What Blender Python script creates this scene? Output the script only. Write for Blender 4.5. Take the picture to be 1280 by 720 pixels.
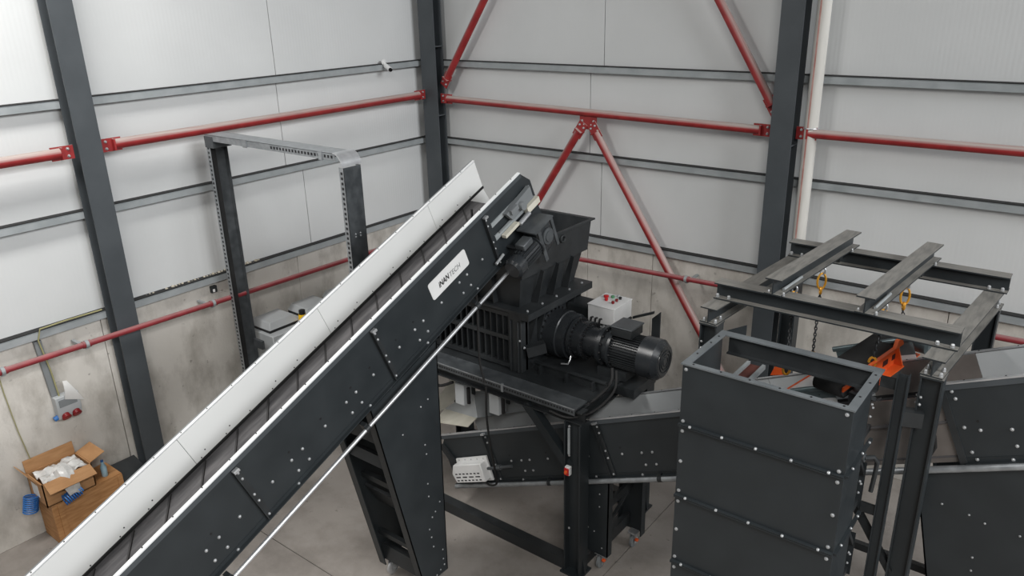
import bpy, bmesh, math, random
from mathutils import Vector, Matrix
random.seed(7)
scene = bpy.context.scene
col = scene.collection
for o in list(bpy.data.objects): bpy.data.objects.remove(o)

# ------------------------------------------------------------------ camera
CAM_POS = Vector((9.400, -9.771, 5.971))
YAW, PITCH, ROLL, FPX = 0.6674, 0.3598, -0.0242, 978.5
cam_d = bpy.data.cameras.new('camera'); cam = bpy.data.objects.new('camera', cam_d); col.objects.link(cam)
cam_d.sensor_width = 36.0; cam_d.lens = FPX / 1280 * 36.0; cam_d.clip_end = 200
fw = Vector((-math.sin(YAW)*math.cos(PITCH), math.cos(YAW)*math.cos(PITCH), -math.sin(PITCH)))
rt = Vector((math.cos(YAW), math.sin(YAW), 0)); up = rt.cross(fw)
r2 = rt*math.cos(ROLL) + up*math.sin(ROLL); u2 = -rt*math.sin(ROLL) + up*math.cos(ROLL)
cam.matrix_world = Matrix(((r2.x, u2.x, -fw.x, CAM_POS.x), (r2.y, u2.y, -fw.y, CAM_POS.y), (r2.z, u2.z, -fw.z, CAM_POS.z), (0, 0, 0, 1)))
scene.camera = cam

# ------------------------------------------------------------------ world and hall lights
w = bpy.data.worlds.new('hall_ambient'); scene.world = w; w.use_nodes = True
bg = w.node_tree.nodes['Background']; bg.inputs[0].default_value = (0.90, 0.95, 1.0, 1); bg.inputs[1].default_value = 0.05
def area(name, loc, rot, sx, sy, power, colr=(1, 0.98, 0.95)):
    d = bpy.data.lights.new(name, 'AREA'); d.shape = 'RECTANGLE'; d.size = sx; d.size_y = sy; d.energy = power; d.color = colr
    o = bpy.data.objects.new(name, d); col.objects.link(o); o.location = loc; o.rotation_euler = rot
    return o
# translucent roof-light strips of the hall; unseen lights added on the right brighten the left wall
area('roof_light', (2.3, -8.6, 8.7), (0, 0, 0), 1.2, 5.0, 410)
area('roof_light', (11.8, -12.3, 9.4), (0, 0, 0), 1.3, 8.0, 1000)
area('side_fill_high', (25.0, -5.5, 13.0), (0, math.radians(67.5), 0), 5.0, 10.0, 3050, (0.97, 0.985, 1.0))  # added unseen light, set high to reach the left wall and conveyor liner
area('side_fill_low', (19.5, -8.0, 3.0), (0, math.radians(90), 0), 5.0, 7.0, 130, (0.97, 0.985, 1.0))  # added unseen low fill light facing the left wall
vs = scene.view_settings
vs.view_transform = 'Standard'; vs.look = 'None'; vs.exposure = 0.0; vs.gamma = 1.0; vs.use_curve_mapping = False

# ------------------------------------------------------------------ materials
def srgb(r, g, b):
    f = lambda c: (c/255/12.92) if c/255 <= 0.04045 else ((c/255+0.055)/1.055)**2.4
    return (f(r), f(g), f(b), 1)
M = {}
def mat(name, c1, c2=None, rough=0.5, metal=0.0, scale=6.0, rough2=None, bump=0.0, bscale=60.0, detail=4.0, stretch=None, spec=0.5, lo=0.35, hi=0.68):
    m = bpy.data.materials.new(name); m.use_nodes = True; nt = m.node_tree; b = nt.nodes['Principled BSDF']
    b.inputs['Metallic'].default_value = metal; b.inputs['Roughness'].default_value = rough
    b.inputs['Specular IOR Level'].default_value = spec
    tc = nt.nodes.new('ShaderNodeTexCoord'); mp = nt.nodes.new('ShaderNodeMapping'); nt.links.new(tc.outputs['Object'], mp.inputs[0])
    if stretch: mp.inputs['Scale'].default_value = stretch
    n = nt.nodes.new('ShaderNodeTexNoise'); n.inputs['Scale'].default_value = scale; n.inputs['Detail'].default_value = detail
    nt.links.new(mp.outputs[0], n.inputs['Vector'])
    rp = nt.nodes.new('ShaderNodeValToRGB'); rp.color_ramp.elements[0].position = lo; rp.color_ramp.elements[1].position = hi
    rp.color_ramp.elements[0].color = c1; rp.color_ramp.elements[1].color = c2 or c1
    nt.links.new(n.outputs['Fac'], rp.inputs[0]); nt.links.new(rp.outputs[0], b.inputs['Base Color'])
    if rough2 is not None:
        mr = nt.nodes.new('ShaderNodeMapRange'); mr.inputs['From Min'].default_value = lo; mr.inputs['From Max'].default_value = hi
        mr.inputs['To Min'].default_value = rough; mr.inputs['To Max'].default_value = rough2
        nt.links.new(n.outputs['Fac'], mr.inputs['Value']); nt.links.new(mr.outputs[0], b.inputs['Roughness'])
    if bump:
        n2 = nt.nodes.new('ShaderNodeTexNoise'); n2.inputs['Scale'].default_value = bscale; nt.links.new(tc.outputs['Object'], n2.inputs['Vector'])
        bp = nt.nodes.new('ShaderNodeBump'); bp.inputs['Strength'].default_value = bump; bp.inputs['Distance'].default_value = 0.01
        nt.links.new(n2.outputs['Fac'], bp.inputs['Height']); nt.links.new(bp.outputs[0], b.inputs['Normal'])
    M[name] = m
    return m
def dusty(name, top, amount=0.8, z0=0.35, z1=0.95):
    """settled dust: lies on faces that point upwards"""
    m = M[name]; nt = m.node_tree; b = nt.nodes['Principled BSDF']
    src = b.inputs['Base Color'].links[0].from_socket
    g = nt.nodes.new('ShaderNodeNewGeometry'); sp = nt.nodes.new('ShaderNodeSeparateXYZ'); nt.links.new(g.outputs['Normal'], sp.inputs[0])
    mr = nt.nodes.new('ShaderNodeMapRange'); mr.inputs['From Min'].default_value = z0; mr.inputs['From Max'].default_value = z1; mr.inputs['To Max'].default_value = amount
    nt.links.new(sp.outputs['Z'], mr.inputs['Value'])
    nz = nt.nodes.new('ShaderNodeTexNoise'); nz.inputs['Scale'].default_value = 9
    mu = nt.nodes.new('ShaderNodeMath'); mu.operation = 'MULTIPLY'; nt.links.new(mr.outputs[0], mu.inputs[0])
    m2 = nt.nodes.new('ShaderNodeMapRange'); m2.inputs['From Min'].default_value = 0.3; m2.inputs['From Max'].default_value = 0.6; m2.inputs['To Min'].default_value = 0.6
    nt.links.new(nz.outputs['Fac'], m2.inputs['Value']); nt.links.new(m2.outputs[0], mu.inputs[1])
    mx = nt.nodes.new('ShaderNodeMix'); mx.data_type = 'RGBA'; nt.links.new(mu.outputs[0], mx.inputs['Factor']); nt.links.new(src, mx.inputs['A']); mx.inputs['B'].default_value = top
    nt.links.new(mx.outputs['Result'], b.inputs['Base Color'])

mat('anthracite', srgb(38, 43, 46), srgb(44, 49, 52), 0.42, 0, 3, 0.5, 0.03, 250)
mat('black_steel', srgb(38, 41, 43), srgb(46, 49, 51), 0.40, 0, 5, 0.6, 0.05, 120)
mat('gloss_black', srgb(42, 45, 48), srgb(50, 53, 56), 0.24, 0, 5, 0.34, 0.02, 120)
mat('black_rubber', srgb(26, 26, 27), srgb(36, 36, 36), 0.7)
mat('belt_rubber', srgb(66, 65, 67), srgb(100, 98, 99), 0.75, 0, 7, 0.85, 0, 60, 7, (0.5, 3, 3))
mat('cleat_rubber', srgb(38, 37, 38), srgb(52, 50, 50), 0.75)
mat('column_paint', srgb(66, 71, 75), srgb(74, 79, 83), 0.55, 0, 2.5)
mat('galvanised', srgb(150, 154, 157), srgb(172, 176, 179), 0.4, 0.55, 14, 0.5, 0, 60, 2)
mat('galvanised_dull', srgb(150, 156, 158), srgb(166, 171, 173), 0.5, 0.12, 5, 0.6)
mat('zinc_dark', srgb(76, 80, 83), srgb(96, 100, 103), 0.38, 0.35, 9, 0.5)
mat('rail_paint', srgb(98, 103, 106), srgb(112, 117, 120), 0.5, 0, 5)
mat('bright_steel', srgb(200, 202, 205), srgb(222, 224, 226), 0.38, 0.7, 8)
mat('bolt_zinc', srgb(165, 168, 170), srgb(196, 198, 200), 0.4, 0.5, 30)
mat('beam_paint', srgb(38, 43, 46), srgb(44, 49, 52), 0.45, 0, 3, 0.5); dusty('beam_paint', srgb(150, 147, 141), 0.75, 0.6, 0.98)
mat('rim_white', srgb(225, 227, 228), srgb(238, 239, 240), 0.3, 0.1, 4)
mat('liner_white', srgb(236, 237, 235), srgb(241, 242, 240), 0.4, 0, 1.2)
mat('red_paint', srgb(138, 36, 38), srgb(158, 46, 46), 0.5, 0, 7); dusty('red_paint', srgb(182, 174, 168), 0.95, 0.05, 0.6)
mat('red_thin', srgb(130, 42, 48), srgb(150, 52, 58), 0.5, 0, 7); dusty('red_thin', srgb(166, 138, 136), 0.6, 0.3, 0.9)
mat('white_plastic', srgb(222, 223, 222), srgb(230, 230, 230), 0.4)
mat('pipe_white', srgb(198, 196, 190), srgb(214, 212, 206), 0.45, 0, 3, stretch=(4, 4, 0.5))
mat('stripe_red', srgb(168, 120, 112), srgb(188, 150, 142), 0.6, 0, 8)
mat('light_grey', srgb(176, 180, 182), srgb(186, 190, 192), 0.45, 0, 3)
mat('mid_grey', srgb(120, 124, 126), srgb(132, 136, 138), 0.5, 0, 3)
mat('red_plastic', srgb(190, 24, 30), srgb(200, 34, 36), 0.4)
mat('dark_red', srgb(120, 18, 24), srgb(140, 26, 30), 0.4)
mat('green_plastic', srgb(90, 150, 110), None, 0.4)
mat('blue_plastic', srgb(34, 98, 170), srgb(52, 120, 190), 0.4)
mat('bottle_blue', srgb(140, 178, 196), srgb(176, 204, 216), 0.2)
mat('yellow_lamp', srgb(250, 190, 10), srgb(255, 205, 30), 0.3)
mat('orange_paint', srgb(214, 84, 34), srgb(230, 104, 48), 0.4, 0, 5)
mat('gold_shackle', srgb(200, 140, 40), srgb(222, 165, 60), 0.35, 0.3, 8)
mat('cardboard', srgb(172, 128, 86), srgb(188, 144, 100), 0.8, 0, 4, stretch=(1, 1, 6))
mat('plywood', srgb(164, 116, 70), srgb(190, 142, 94), 0.7, 0, 5, stretch=(1, 1, 7))
mat('paper', srgb(226, 226, 224), srgb(236, 236, 234), 0.7)
mat('film', srgb(196, 196, 194), srgb(226, 226, 224), 0.25, 0, 12)
mat('foam', srgb(168, 160, 140), srgb(196, 190, 176), 0.9, 0, 20)
mat('yellow_green', srgb(150, 146, 104), srgb(164, 160, 118), 0.5)
mat('teal_sheet', srgb(92, 108, 112), srgb(120, 134, 138), 0.35, 0.4, 5)
mat('lens_black', srgb(16, 16, 18), None, 0.15)
mat('print_black', srgb(28, 28, 30), None, 0.5)
mat('print_grey', srgb(96, 98, 100), None, 0.5)
mat('cream_paint', srgb(206, 202, 186), srgb(222, 218, 204), 0.45, 0, 6)
mat('brown_rubber', srgb(84, 44, 38), srgb(104, 58, 50), 0.7)
mat('steel_sheet', srgb(118, 112, 108), srgb(136, 130, 126), 0.4, 0.3, 4)

def concrete(name, c1, c2, stain, wall=True):
    m = mat(name, c1, c2, 0.85, 0, 1.3, None, 0.25, 35, 8, lo=0.3, hi=0.75)
    nt = m.node_tree; b = nt.nodes['Principled BSDF']; src = b.inputs['Base Color'].links[0].from_socket
    tc = nt.nodes.new('ShaderNodeTexCoord'); mp = nt.nodes.new('ShaderNodeMapping'); nt.links.new(tc.outputs['Object'], mp.inputs[0])
    mp.inputs['Scale'].default_value = (1.5, 1.5, 0.8) if wall else (0.7, 0.7, 0.7)
    n = nt.nodes.new('ShaderNodeTexNoise'); n.inputs['Scale'].default_value = 1.6; n.inputs['Detail'].default_value = 9; n.inputs['Roughness'].default_value = 0.62
    nt.links.new(mp.outputs[0], n.inputs['Vector'])
    mr = nt.nodes.new('ShaderNodeMapRange'); mr.inputs['From Min'].default_value = 0.5; mr.inputs['From Max'].default_value = 0.72; mr.inputs['To Max'].default_value = 0.75
    nt.links.new(n.outputs['Fac'], mr.inputs['Value'])
    mx = nt.nodes.new('ShaderNodeMix'); mx.data_type = 'RGBA'; nt.links.new(mr.outputs[0], mx.inputs['Factor']); nt.links.new(src, mx.inputs['A']); mx.inputs['B'].default_value = stain
    mr.inputs['From Min'].default_value = 0.46; mr.inputs['From Max'].default_value = 0.66; mr.inputs['To Max'].default_value = 0.85
    # small pits and specks
    v = nt.nodes.new('ShaderNodeTexNoise'); v.inputs['Scale'].default_value = 11; v.inputs['Detail'].default_value = 3; nt.links.new(tc.outputs['Object'], v.inputs['Vector'])
    m3 = nt.nodes.new('ShaderNodeMapRange'); m3.inputs['From Min'].default_value = 0.69; m3.inputs['From Max'].default_value = 0.76; m3.inputs['To Max'].default_value = 0.55
    nt.links.new(v.outputs['Fac'], m3.inputs['Value'])
    mx2 = nt.nodes.new('ShaderNodeMix'); mx2.data_type = 'RGBA'; nt.links.new(m3.outputs[0], mx2.inputs['Factor']); nt.links.new(mx.outputs['Result'], mx2.inputs['A'])
    mx2.inputs['B'].default_value = tuple(c*0.45 for c in stain[:3]) + (1,)
    nt.links.new(mx2.outputs['Result'], b.inputs['Base Color'])
concrete('concrete_wall', srgb(198, 194, 187), srgb(216, 212, 205), srgb(164, 159, 151))
concrete('concrete_floor', srgb(140, 134, 128), srgb(156, 150, 144), srgb(118, 112, 106), False)

def cladding(name, c1, c2):
    m = mat(name, c1, c2, 0.45, 0, 0.9)
    nt = m.node_tree; b = nt.nodes['Principled BSDF']
    tc = nt.nodes.new('ShaderNodeTexCoord'); sp = nt.nodes.new('ShaderNodeSeparateXYZ'); nt.links.new(tc.outputs['Object'], sp.inputs[0])
    ad = nt.nodes.new('ShaderNodeMath'); ad.operation = 'ADD'; nt.links.new(sp.outputs['X'], ad.inputs[0]); nt.links.new(sp.outputs['Y'], ad.inputs[1])
    mu = nt.nodes.new('ShaderNodeMath'); mu.operation = 'MULTIPLY'; mu.inputs[1].default_value = 2*math.pi/0.05; nt.links.new(ad.outputs[0], mu.inputs[0])
    si = nt.nodes.new('ShaderNodeMath'); si.operation = 'SINE'; nt.links.new(mu.outputs[0], si.inputs[0])
    bp = nt.nodes.new('ShaderNodeBump'); bp.inputs['Strength'].default_value = 0.06; bp.inputs['Distance'].default_value = 0.004
    nt.links.new(si.outputs[0], bp.inputs['Height']); nt.links.new(bp.outputs[0], b.inputs['Normal'])
cladding('cladding', srgb(208, 210, 210), srgb(214, 216, 216))

# ------------------------------------------------------------------ mesh helpers
ROOT = {}
class MB:
    def __init__(s): s.v = []; s.f = []
    def add(s, vs, fs):
        k = len(s.v); s.v += [Vector(p) for p in vs]; s.f += [[k+i for i in f] for f in fs]; return s
    def box(s, x0, x1, y0, y1, z0, z1):
        p = [(x0,y0,z0),(x1,y0,z0),(x1,y1,z0),(x0,y1,z0),(x0,y0,z1),(x1,y0,z1),(x1,y1,z1),(x0,y1,z1)]
        return s.add(p, [(0,3,2,1),(4,5,6,7),(0,1,5,4),(1,2,6,5),(2,3,7,6),(3,0,4,7)])
    def prism(s, poly, d):
        """poly: list of 3D points, extruded by vector d"""
        n = len(poly); d = Vector(d); a = [Vector(p) for p in poly]
        return s.add(a + [p+d for p in a], [list(range(n))[::-1], list(range(n, 2*n))] + [(i, (i+1) % n, n+(i+1) % n, n+i) for i in range(n)])
    def frame(s, a, b):
        d = (Vector(b)-Vector(a)).normalized(); h = Vector((0,0,1)) if abs(d.z) < 0.95 else Vector((1,0,0))
        e = d.cross(h).normalized(); return d, e, d.cross(e).normalized()
    def cyl(s, a, b, r, n=16, r2=None, cap=True):
        a = Vector(a); b = Vector(b); d, e, g = s.frame(a, b); r2 = r if r2 is None else r2
        ring = lambda c, q: [c + (e*math.cos(2*math.pi*i/n) + g*math.sin(2*math.pi*i/n))*q for i in range(n)]
        f = [(i, (i+1) % n, n+(i+1) % n, n+i) for i in range(n)]
        if cap: f += [list(range(n))[::-1], list(range(n, 2*n))]
        return s.add(ring(a, r)+ring(b, r2), f)
    def lathe(s, a, axis, prof, n=24):
        """prof: (distance along axis, radius)"""
        a = Vector(a); ax = Vector(axis).normalized(); d, e, g = s.frame(a, a+ax); vs = []; f = []
        for t, r in prof: vs += [a+ax*t+(e*math.cos(2*math.pi*i/n)+g*math.sin(2*math.pi*i/n))*max(r, 1e-4) for i in range(n)]
        for k in range(len(prof)-1): f += [(k*n+i, k*n+(i+1) % n, (k+1)*n+(i+1) % n, (k+1)*n+i) for i in range(n)]
        f += [list(range(n))[::-1], list(range((len(prof)-1)*n, len(prof)*n))]
        return s.add(vs, f)
    def bar(s, a, b, w, h, upv=(0,0,1)):
        a = Vector(a); b = Vector(b); d = (b-a).normalized(); u = Vector(upv); e = d.cross(u)
        if e.length < 1e-3: e = d.cross(Vector((1,0,0)))
        e.normalize(); g = e.cross(d).normalized(); q = [e*(-w/2)-g*h/2, e*w/2-g*h/2, e*w/2+g*h/2, e*(-w/2)+g*h/2]
        return s.prism([a+x for x in q], b-a)
    def ibeam(s, a, b, w, h, tf=0.012, tw=0.01, upv=(0,0,1)):
        a = Vector(a); b = Vector(b); d = (b-a).normalized(); u = Vector(upv); e = d.cross(u)
        if e.length < 1e-3: e = Vector((1,0,0))
        e.normalize(); g = e.cross(d).normalized()
        pr = [(-w/2,-h/2),(w/2,-h/2),(w/2,-h/2+tf),(tw/2,-h/2+tf),(tw/2,h/2-tf),(w/2,h/2-tf),(w/2,h/2),(-w/2,h/2),(-w/2,h/2-tf),(-tw/2,h/2-tf),(-tw/2,-h/2+tf),(-w/2,-h/2+tf)]
        return s.prism([a+e*x+g*y for x, y in pr], b-a)
    def tube(s, pts, r, n=8):
        pts = [Vector(p) for p in pts]; vs = []; f = []; g = None
        for i, p in enumerate(pts):
            d = (pts[min(i+1, len(pts)-1)]-pts[max(i-1, 0)]).normalized()
            if g is None: _, e, g = s.frame(p, p+d)
            e = d.cross(g).normalized(); g = e.cross(d).normalized()
            vs += [p+(e*math.cos(2*math.pi*k/n)+g*math.sin(2*math.pi*k/n))*r for k in range(n)]
        for k in range(len(pts)-1): f += [(k*n+i, k*n+(i+1) % n, (k+1)*n+(i+1) % n, (k+1)*n+i) for i in range(n)]
        f += [list(range(n))[::-1], list(range((len(pts)-1)*n, len(pts)*n))]
        return s.add(vs, f)
    def torus(s, c, ax1, ax2, R1, R2, r, n=18, k=8):
        """ring with half-axes R1 along ax1 and R2 along ax2"""
        c = Vector(c); a1 = Vector(ax1).normalized(); a2 = Vector(ax2).normalized(); nn = a1.cross(a2); vs = []; f = []
        for i in range(n):
            t = 2*math.pi*i/n; p = c+a1*R1*math.cos(t)+a2*R2*math.sin(t); o = (a1*math.cos(t)+a2*math.sin(t)).normalized()
            vs += [p+(o*math.cos(2*math.pi*j/k)+nn*math.sin(2*math.pi*j/k))*r for j in range(k)]
        for i in range(n):
            for j in range(k): f.append((i*k+j, ((i+1) % n)*k+j, ((i+1) % n)*k+(j+1) % k, i*k+(j+1) % k))
        return s.add(vs, f)
    def bolt(s, c, nrm, r=0.014, h=0.012, n=8):
        c = Vector(c); nrm = Vector(nrm).normalized()
        r *= 0.78; s.lathe(c, nrm, [(0, r*1.2), (0.003, r*1.2), (0.0035, r), (h*0.75, r), (h, r*0.6)], n); return s
    def mesh(s, name, mtx=None, smooth=True):
        me = bpy.data.meshes.new(name); vs = [mtx @ p for p in s.v] if mtx else s.v
        me.from_pydata([tuple(p) for p in vs], [], s.f)
        bm = bmesh.new(); bm.from_mesh(me); bmesh.ops.recalc_face_normals(bm, faces=bm.faces); bm.to_mesh(me); bm.free()
        if smooth:
            me.polygons.foreach_set('use_smooth', [True]*len(me.polygons)); me.set_sharp_from_angle(angle=math.radians(32))
        return me
    def build(s, name, m, parent=None, local=False, bev=0, kind=None, label=None):
        mtx = None
        if parent is not None and not local: mtx = ROOT[parent.name].inverted()
        me = s.mesh(name, mtx); me.materials.append(M[m])
        return link(name, me, parent, bev, kind, label)
def link(name, me, parent=None, bev=0, kind=None, label=None, loc=None):
    o = bpy.data.objects.new(name, me); col.objects.link(o)
    if parent is not None: o.parent = parent; ROOT[o.name] = ROOT[parent.name]
    else: ROOT[o.name] = Matrix.Identity(4)
    if loc is not None: o.location = loc
    if bev:
        b = o.modifiers.new('bevel', 'BEVEL'); b.width = bev; b.segments = 2; b.limit_method = 'ANGLE'; b.angle_limit = math.radians(40)
    if kind: o['kind'] = kind
    if label: o['label'] = label
    return o
def tag(o, label, cat, group=None):
    o['label'] = label; o['category'] = cat
    if group: o['group'] = group
    return o
def thing(name, label, cat, loc=(0,0,0), mtx=None, group=None):
    o = bpy.data.objects.new(name, None); col.objects.link(o); o.empty_display_size = 0.2
    mm = mtx if mtx is not None else Matrix.Translation(Vector(loc)); o.matrix_world = mm; ROOT[o.name] = mm.copy()
    return tag(o, label, cat, group)
def solid(name, mb, m, label, cat, loc, group=None, bev=0):
    """one-mesh thing, origin moved to loc"""
    L = Vector(loc); me = mb.mesh(name, Matrix.Translation(-L)); me.materials.append(M[m])
    o = link(name, me, None, bev, loc=L); ROOT[o.name] = Matrix.Translation(L); return tag(o, label, cat, group)
def struct_empty(name):
    o = bpy.data.objects.new(name, None); col.objects.link(o); o['kind'] = 'structure'; ROOT[o.name] = Matrix.Identity(4); return o
def caster(parent, x, y, r=0.075, m='mid_grey', brake=False, zt=0.2, sub=None):
    p = sub or parent
    wh = MB().lathe((x-0.02, y, r), (1, 0, 0), [(0, r*0.8), (0.006, r), (0.034, r), (0.04, r*0.8)], 20).build('caster_wheel', m, p)
    f = MB().box(x-0.034, x-0.028, y-0.03, y+0.03, r*0.7, zt-0.02).box(x+0.028, x+0.034, y-0.03, y+0.03, r*0.7, zt-0.02).box(x-0.05, x+0.05, y-0.05, y+0.05, zt-0.02, zt)
    f.cyl((x-0.045, y, r), (x+0.045, y, r), 0.012, 8)
    f.build('caster_fork', 'bolt_zinc', p)
    if brake: MB().box(x+0.035, x+0.075, y-0.05, y-0.01, r*1.5, r*1.85).build('caster_brake', 'orange_paint', p, bev=0.008)

# ------------------------------------------------------------------ setting
FX1, FY0, WZ = 19.0, -14.0, 9.0
fl = struct_empty('floor')
xs = [-0.3, 5.86, 10.4, FX1]; ys = [FY0, -5.56, -0.0 + 0.3]
for i in range(3):
    for j in range(2):
        g = 0.005
        MB().box(xs[i]+g, xs[i+1]-g, ys[j]+g, ys[j+1]-g, -0.15, 0).build('floor_slab', 'concrete_floor', fl)
MB().box(-0.3, FX1, FY0, 0.3, -0.3, -0.152).build('floor_base', 'black_rubber', fl)

rows = [2.40, 3.73, 4.98, 6.23, 7.48, WZ]
wl = struct_empty('wall_left')
MB().box(-0.30, -0.09, FY0, 0.09, 0, WZ).build('wall_core', 'mid_grey', wl)
jl = [-2.72, -3.00, -2.98, -2.98, -3.0]
for k in range(5):
    cuts = [FY0, -9.0, jl[k], 0.0]
    for a, b in zip(cuts[:-1], cuts[1:]):
        MB().box(-0.09, 0, a+0.005, b-0.005, rows[k]+0.004, rows[k+1]-0.004).build('cladding_panel', 'cladding', wl, bev=0.003)
cuts = [FY0, -9.9, -5.96, -4.15, -3.03, 0.03]
for a, b in zip(cuts[:-1], cuts[1:]):
    MB().box(-0.09, 0.03, a+0.004, b-0.004, 0, 2.385).build('concrete_panel', 'concrete_wall', wl, bev=0.006)
wb = struct_empty('wall_back')
MB().box(-0.09, FX1, 0.09, 0.30, 0, WZ).build('wall_core', 'mid_grey', wb)
jb = [3.43, 3.22, 3.44, 3.40, 3.4]
for k in range(5):
    cuts = [0.0, jb[k], 9.4, FX1]
    for a, b in zip(cuts[:-1], cuts[1:]):
        MB().box(a+0.005, b-0.005, 0, 0.09, rows[k]+0.004, rows[k+1]-0.004).build('cladding_panel', 'cladding', wb, bev=0.003)
cuts = [0.03, 3.22, 4.34, 6.05, 8.2, 10.4, FX1]
for a, b in zip(cuts[:-1], cuts[1:]):
    MB().box(a+0.004, b-0.004, -0.03, 0.09, 0, 2.385).build('concrete_panel', 'concrete_wall', wb, bev=0.006)

# foam sealing along the top of the concrete
def foam(pts, parent):
    mb = MB()
    for (x, y, z, r) in pts: mb.lathe((x, y, z-r), (0, 0, 1), [(0, r*0.3), (r*0.5, r*0.9), (r, r), (r*1.5, r*0.8), (r*1.9, r*0.2)], 7)
    mb.build('foam_bead', 'foam', parent, kind='stuff')
foam([(0.035, -5.35+i*0.045, 2.50+random.uniform(-.01, .02), random.uniform(.012, .028)) for i in range(38)], wl)
foam([(4.55+i*0.05, -0.04, 2.40+random.uniform(-.008, .012), random.uniform(.01, .02)) for i in range(16)], wb)

# wall rails (girts): open Z profile
def girt(z, side):
    h = 0.085 if z > 2.6 else 0.09
    if side == 'L':
        pr = [(0.0, z), (0.09, z), (0.09, z-0.012), (0.10, z-0.012), (0.10, z-h), (0.085, z-h), (0.085, z-0.02), (0.0, z-0.02)]
        mb = MB().prism([(x, FY0+0.1, zz) for x, zz in pr], (0, -FY0-0.1-0.02, 0))
    else:
        pr = [(0.0, z), (-0.09, z), (-0.09, z-0.012), (-0.10, z-0.012), (-0.10, z-h), (-0.085, z-h), (-0.085, z-0.02), (0.0, z-0.02)]
        mb = MB().prism([(0.11, y, zz) for y, zz in pr], (FX1-0.3, 0, 0))
    return mb
for z, d in ((4.985, 'highest'), (3.735, 'middle'), (2.50, 'lowest')):
    extra = {'highest': 'passing below the security camera', 'middle': 'below the thick red pipe', 'lowest': 'on top of the concrete wall'}[d]
    o_ = solid('wall_rail', girt(z, 'L'), 'galvanised_dull', f'{d} galvanised wall rail on the left wall, {extra}', 'rail', (0, -3, z), 'galvanised rails on the walls')
    MB().box(0.0, 0.10, FY0+0.1, -0.11, z+0.001, z+0.011).build('rail_gap', 'black_rubber', o_)  # dark strip standing in for the gap line above the rail
    extra = {'highest': 'above the red horizontal brace', 'middle': 'below the red horizontal brace', 'lowest': 'on top of the concrete wall'}[d]
    o_ = solid('wall_rail', girt(z, 'R'), 'galvanised_dull', f'{d} galvanised wall rail on the back wall, {extra}', 'rail', (3, 0, z), 'galvanised rails on the walls')
    MB().box(0.11, FX1-0.3, -0.10, 0.0, z+0.001, z+0.011).build('rail_gap', 'black_rubber', o_)  # same dark gap line, drawn as a strip on the back wall

# ------------------------------------------------------------------ columns
def column(x0, x1, y0, y1, face, label):
    t = 0.018; mb = MB()
    if face == 'x':
        mb.box(x1-t, x1, y0, y1, 0, WZ).box(x0, x0+t, y0, y1, 0, WZ).box(x0+t, x1-t, (y0+y1)/2-0.008, (y0+y1)/2+0.008, 0, WZ)
    else:
        mb.box(x0, x1, y0, y0+t, 0, WZ).box(x0, x1, y1-t, y1, 0, WZ).box((x0+x1)/2-0.008, (x0+x1)/2+0.008, y0+t, y1-t, 0, WZ)
    return solid('steel_column', mb, 'column_paint', label, 'column', ((x0+x1)/2, (y0+y1)/2, 0), 'dark steel columns of the hall')
column(0.105, 0.33, -5.91, -5.65, 'x', 'dark grey steel column on the left wall above the cardboard boxes')
cc = column(0.17, 0.49, -0.30, -0.105, 'y', 'dark grey steel column in the corner of the two walls')
MB().box(0.34, 0.49, -0.28, -0.12, 4.12, 4.14).box(0.34, 0.49, -0.28, -0.12, 5.2, 5.22).build('stiffener_plate', 'column_paint', cc)
cb = column(6.00, 6.27, -0.34, -0.105, 'y', 'wide dark grey steel column on the back wall beside the white pipe')
MB().box(6.145, 6.27, -0.32, -0.12, 4.17, 4.185).build('stiffener_plate', 'column_paint', cb)

# ------------------------------------------------------------------ red bracing
def brace(a, b, r, label, grp, enda=True, endb=True, m='red_paint', plate_n=(0, 1, 0)):
    a = Vector(a); b = Vector(b); d = (b-a).normalized(); pn = Vector(plate_n)
    t = thing('brace_pipe', label, 'pipe', a, group=grp)
    a2 = a + d*0.14 if enda else a; b2 = b - d*0.14 if endb else b
    MB().cyl(a2, b2, r, 20).build('tube', m, t)
    for p, s, on in ((a, 1, enda), (b, -1, endb)):
        if not on: continue
        e = d*s; u = pn.cross(e).normalized()
        mb = MB().bar(p, p+e*0.24, 0.15, 0.014, pn).bar(p+e*0.13, p+e*0.15, r*2.15, r*2.15, pn)
        mb.bar(p+e*0.05+pn*0.0, p+e*0.34+pn*0.0, 0.012, r*1.5, u)
        mb.build('end_plate', m, t)
        bo = MB()
        for k in (-1, 1):
            bo.bolt(p+e*0.06+u*0.04*k-pn*0.007, -pn, 0.018, 0.022).bolt(p+e*0.06+u*0.04*k+pn*0.007, pn, 0.018, 0.022)
        bo.build('bolt_heads', 'bolt_zinc', t, kind='stuff')
    return t
G = 'red bracing pipes on the hall walls'
brace((0.24, FY0+0.2, 4.445), (0.24, -5.93, 4.445), 0.060, 'thick red pipe on the left wall, from photo edge to the left column', G, enda=False, plate_n=(1, 0, 0))
brace((0.24, -5.63, 4.455), (0.24, -0.32, 4.465), 0.060, 'thick red pipe on the left wall between left column and corner column', G, plate_n=(1, 0, 0))
hb = brace((0.50, -0.22, 4.405), (5.99, -0.22, 4.325), 0.055, 'red horizontal pipe on the back wall between corner column and wide column', G)
gp = MB().prism([(3.19, -0.215, 4.36), (3.47, -0.215, 4.355), (3.47, -0.215, 4.22), (3.41, -0.215, 4.13), (3.25, -0.215, 4.13), (3.19, -0.215, 4.22)], (0, -0.015, 0)).build('gusset_plate', 'red_paint', hb)
bo = MB()
for x, z in ((3.235, 4.25), (3.27, 4.20), (3.425, 4.25), (3.39, 4.20)): bo.bolt((x, -0.23, z), (0, -1, 0), 0.018, 0.02)
bo.build('bolt_heads', 'bolt_zinc', gp, kind='stuff')
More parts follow.
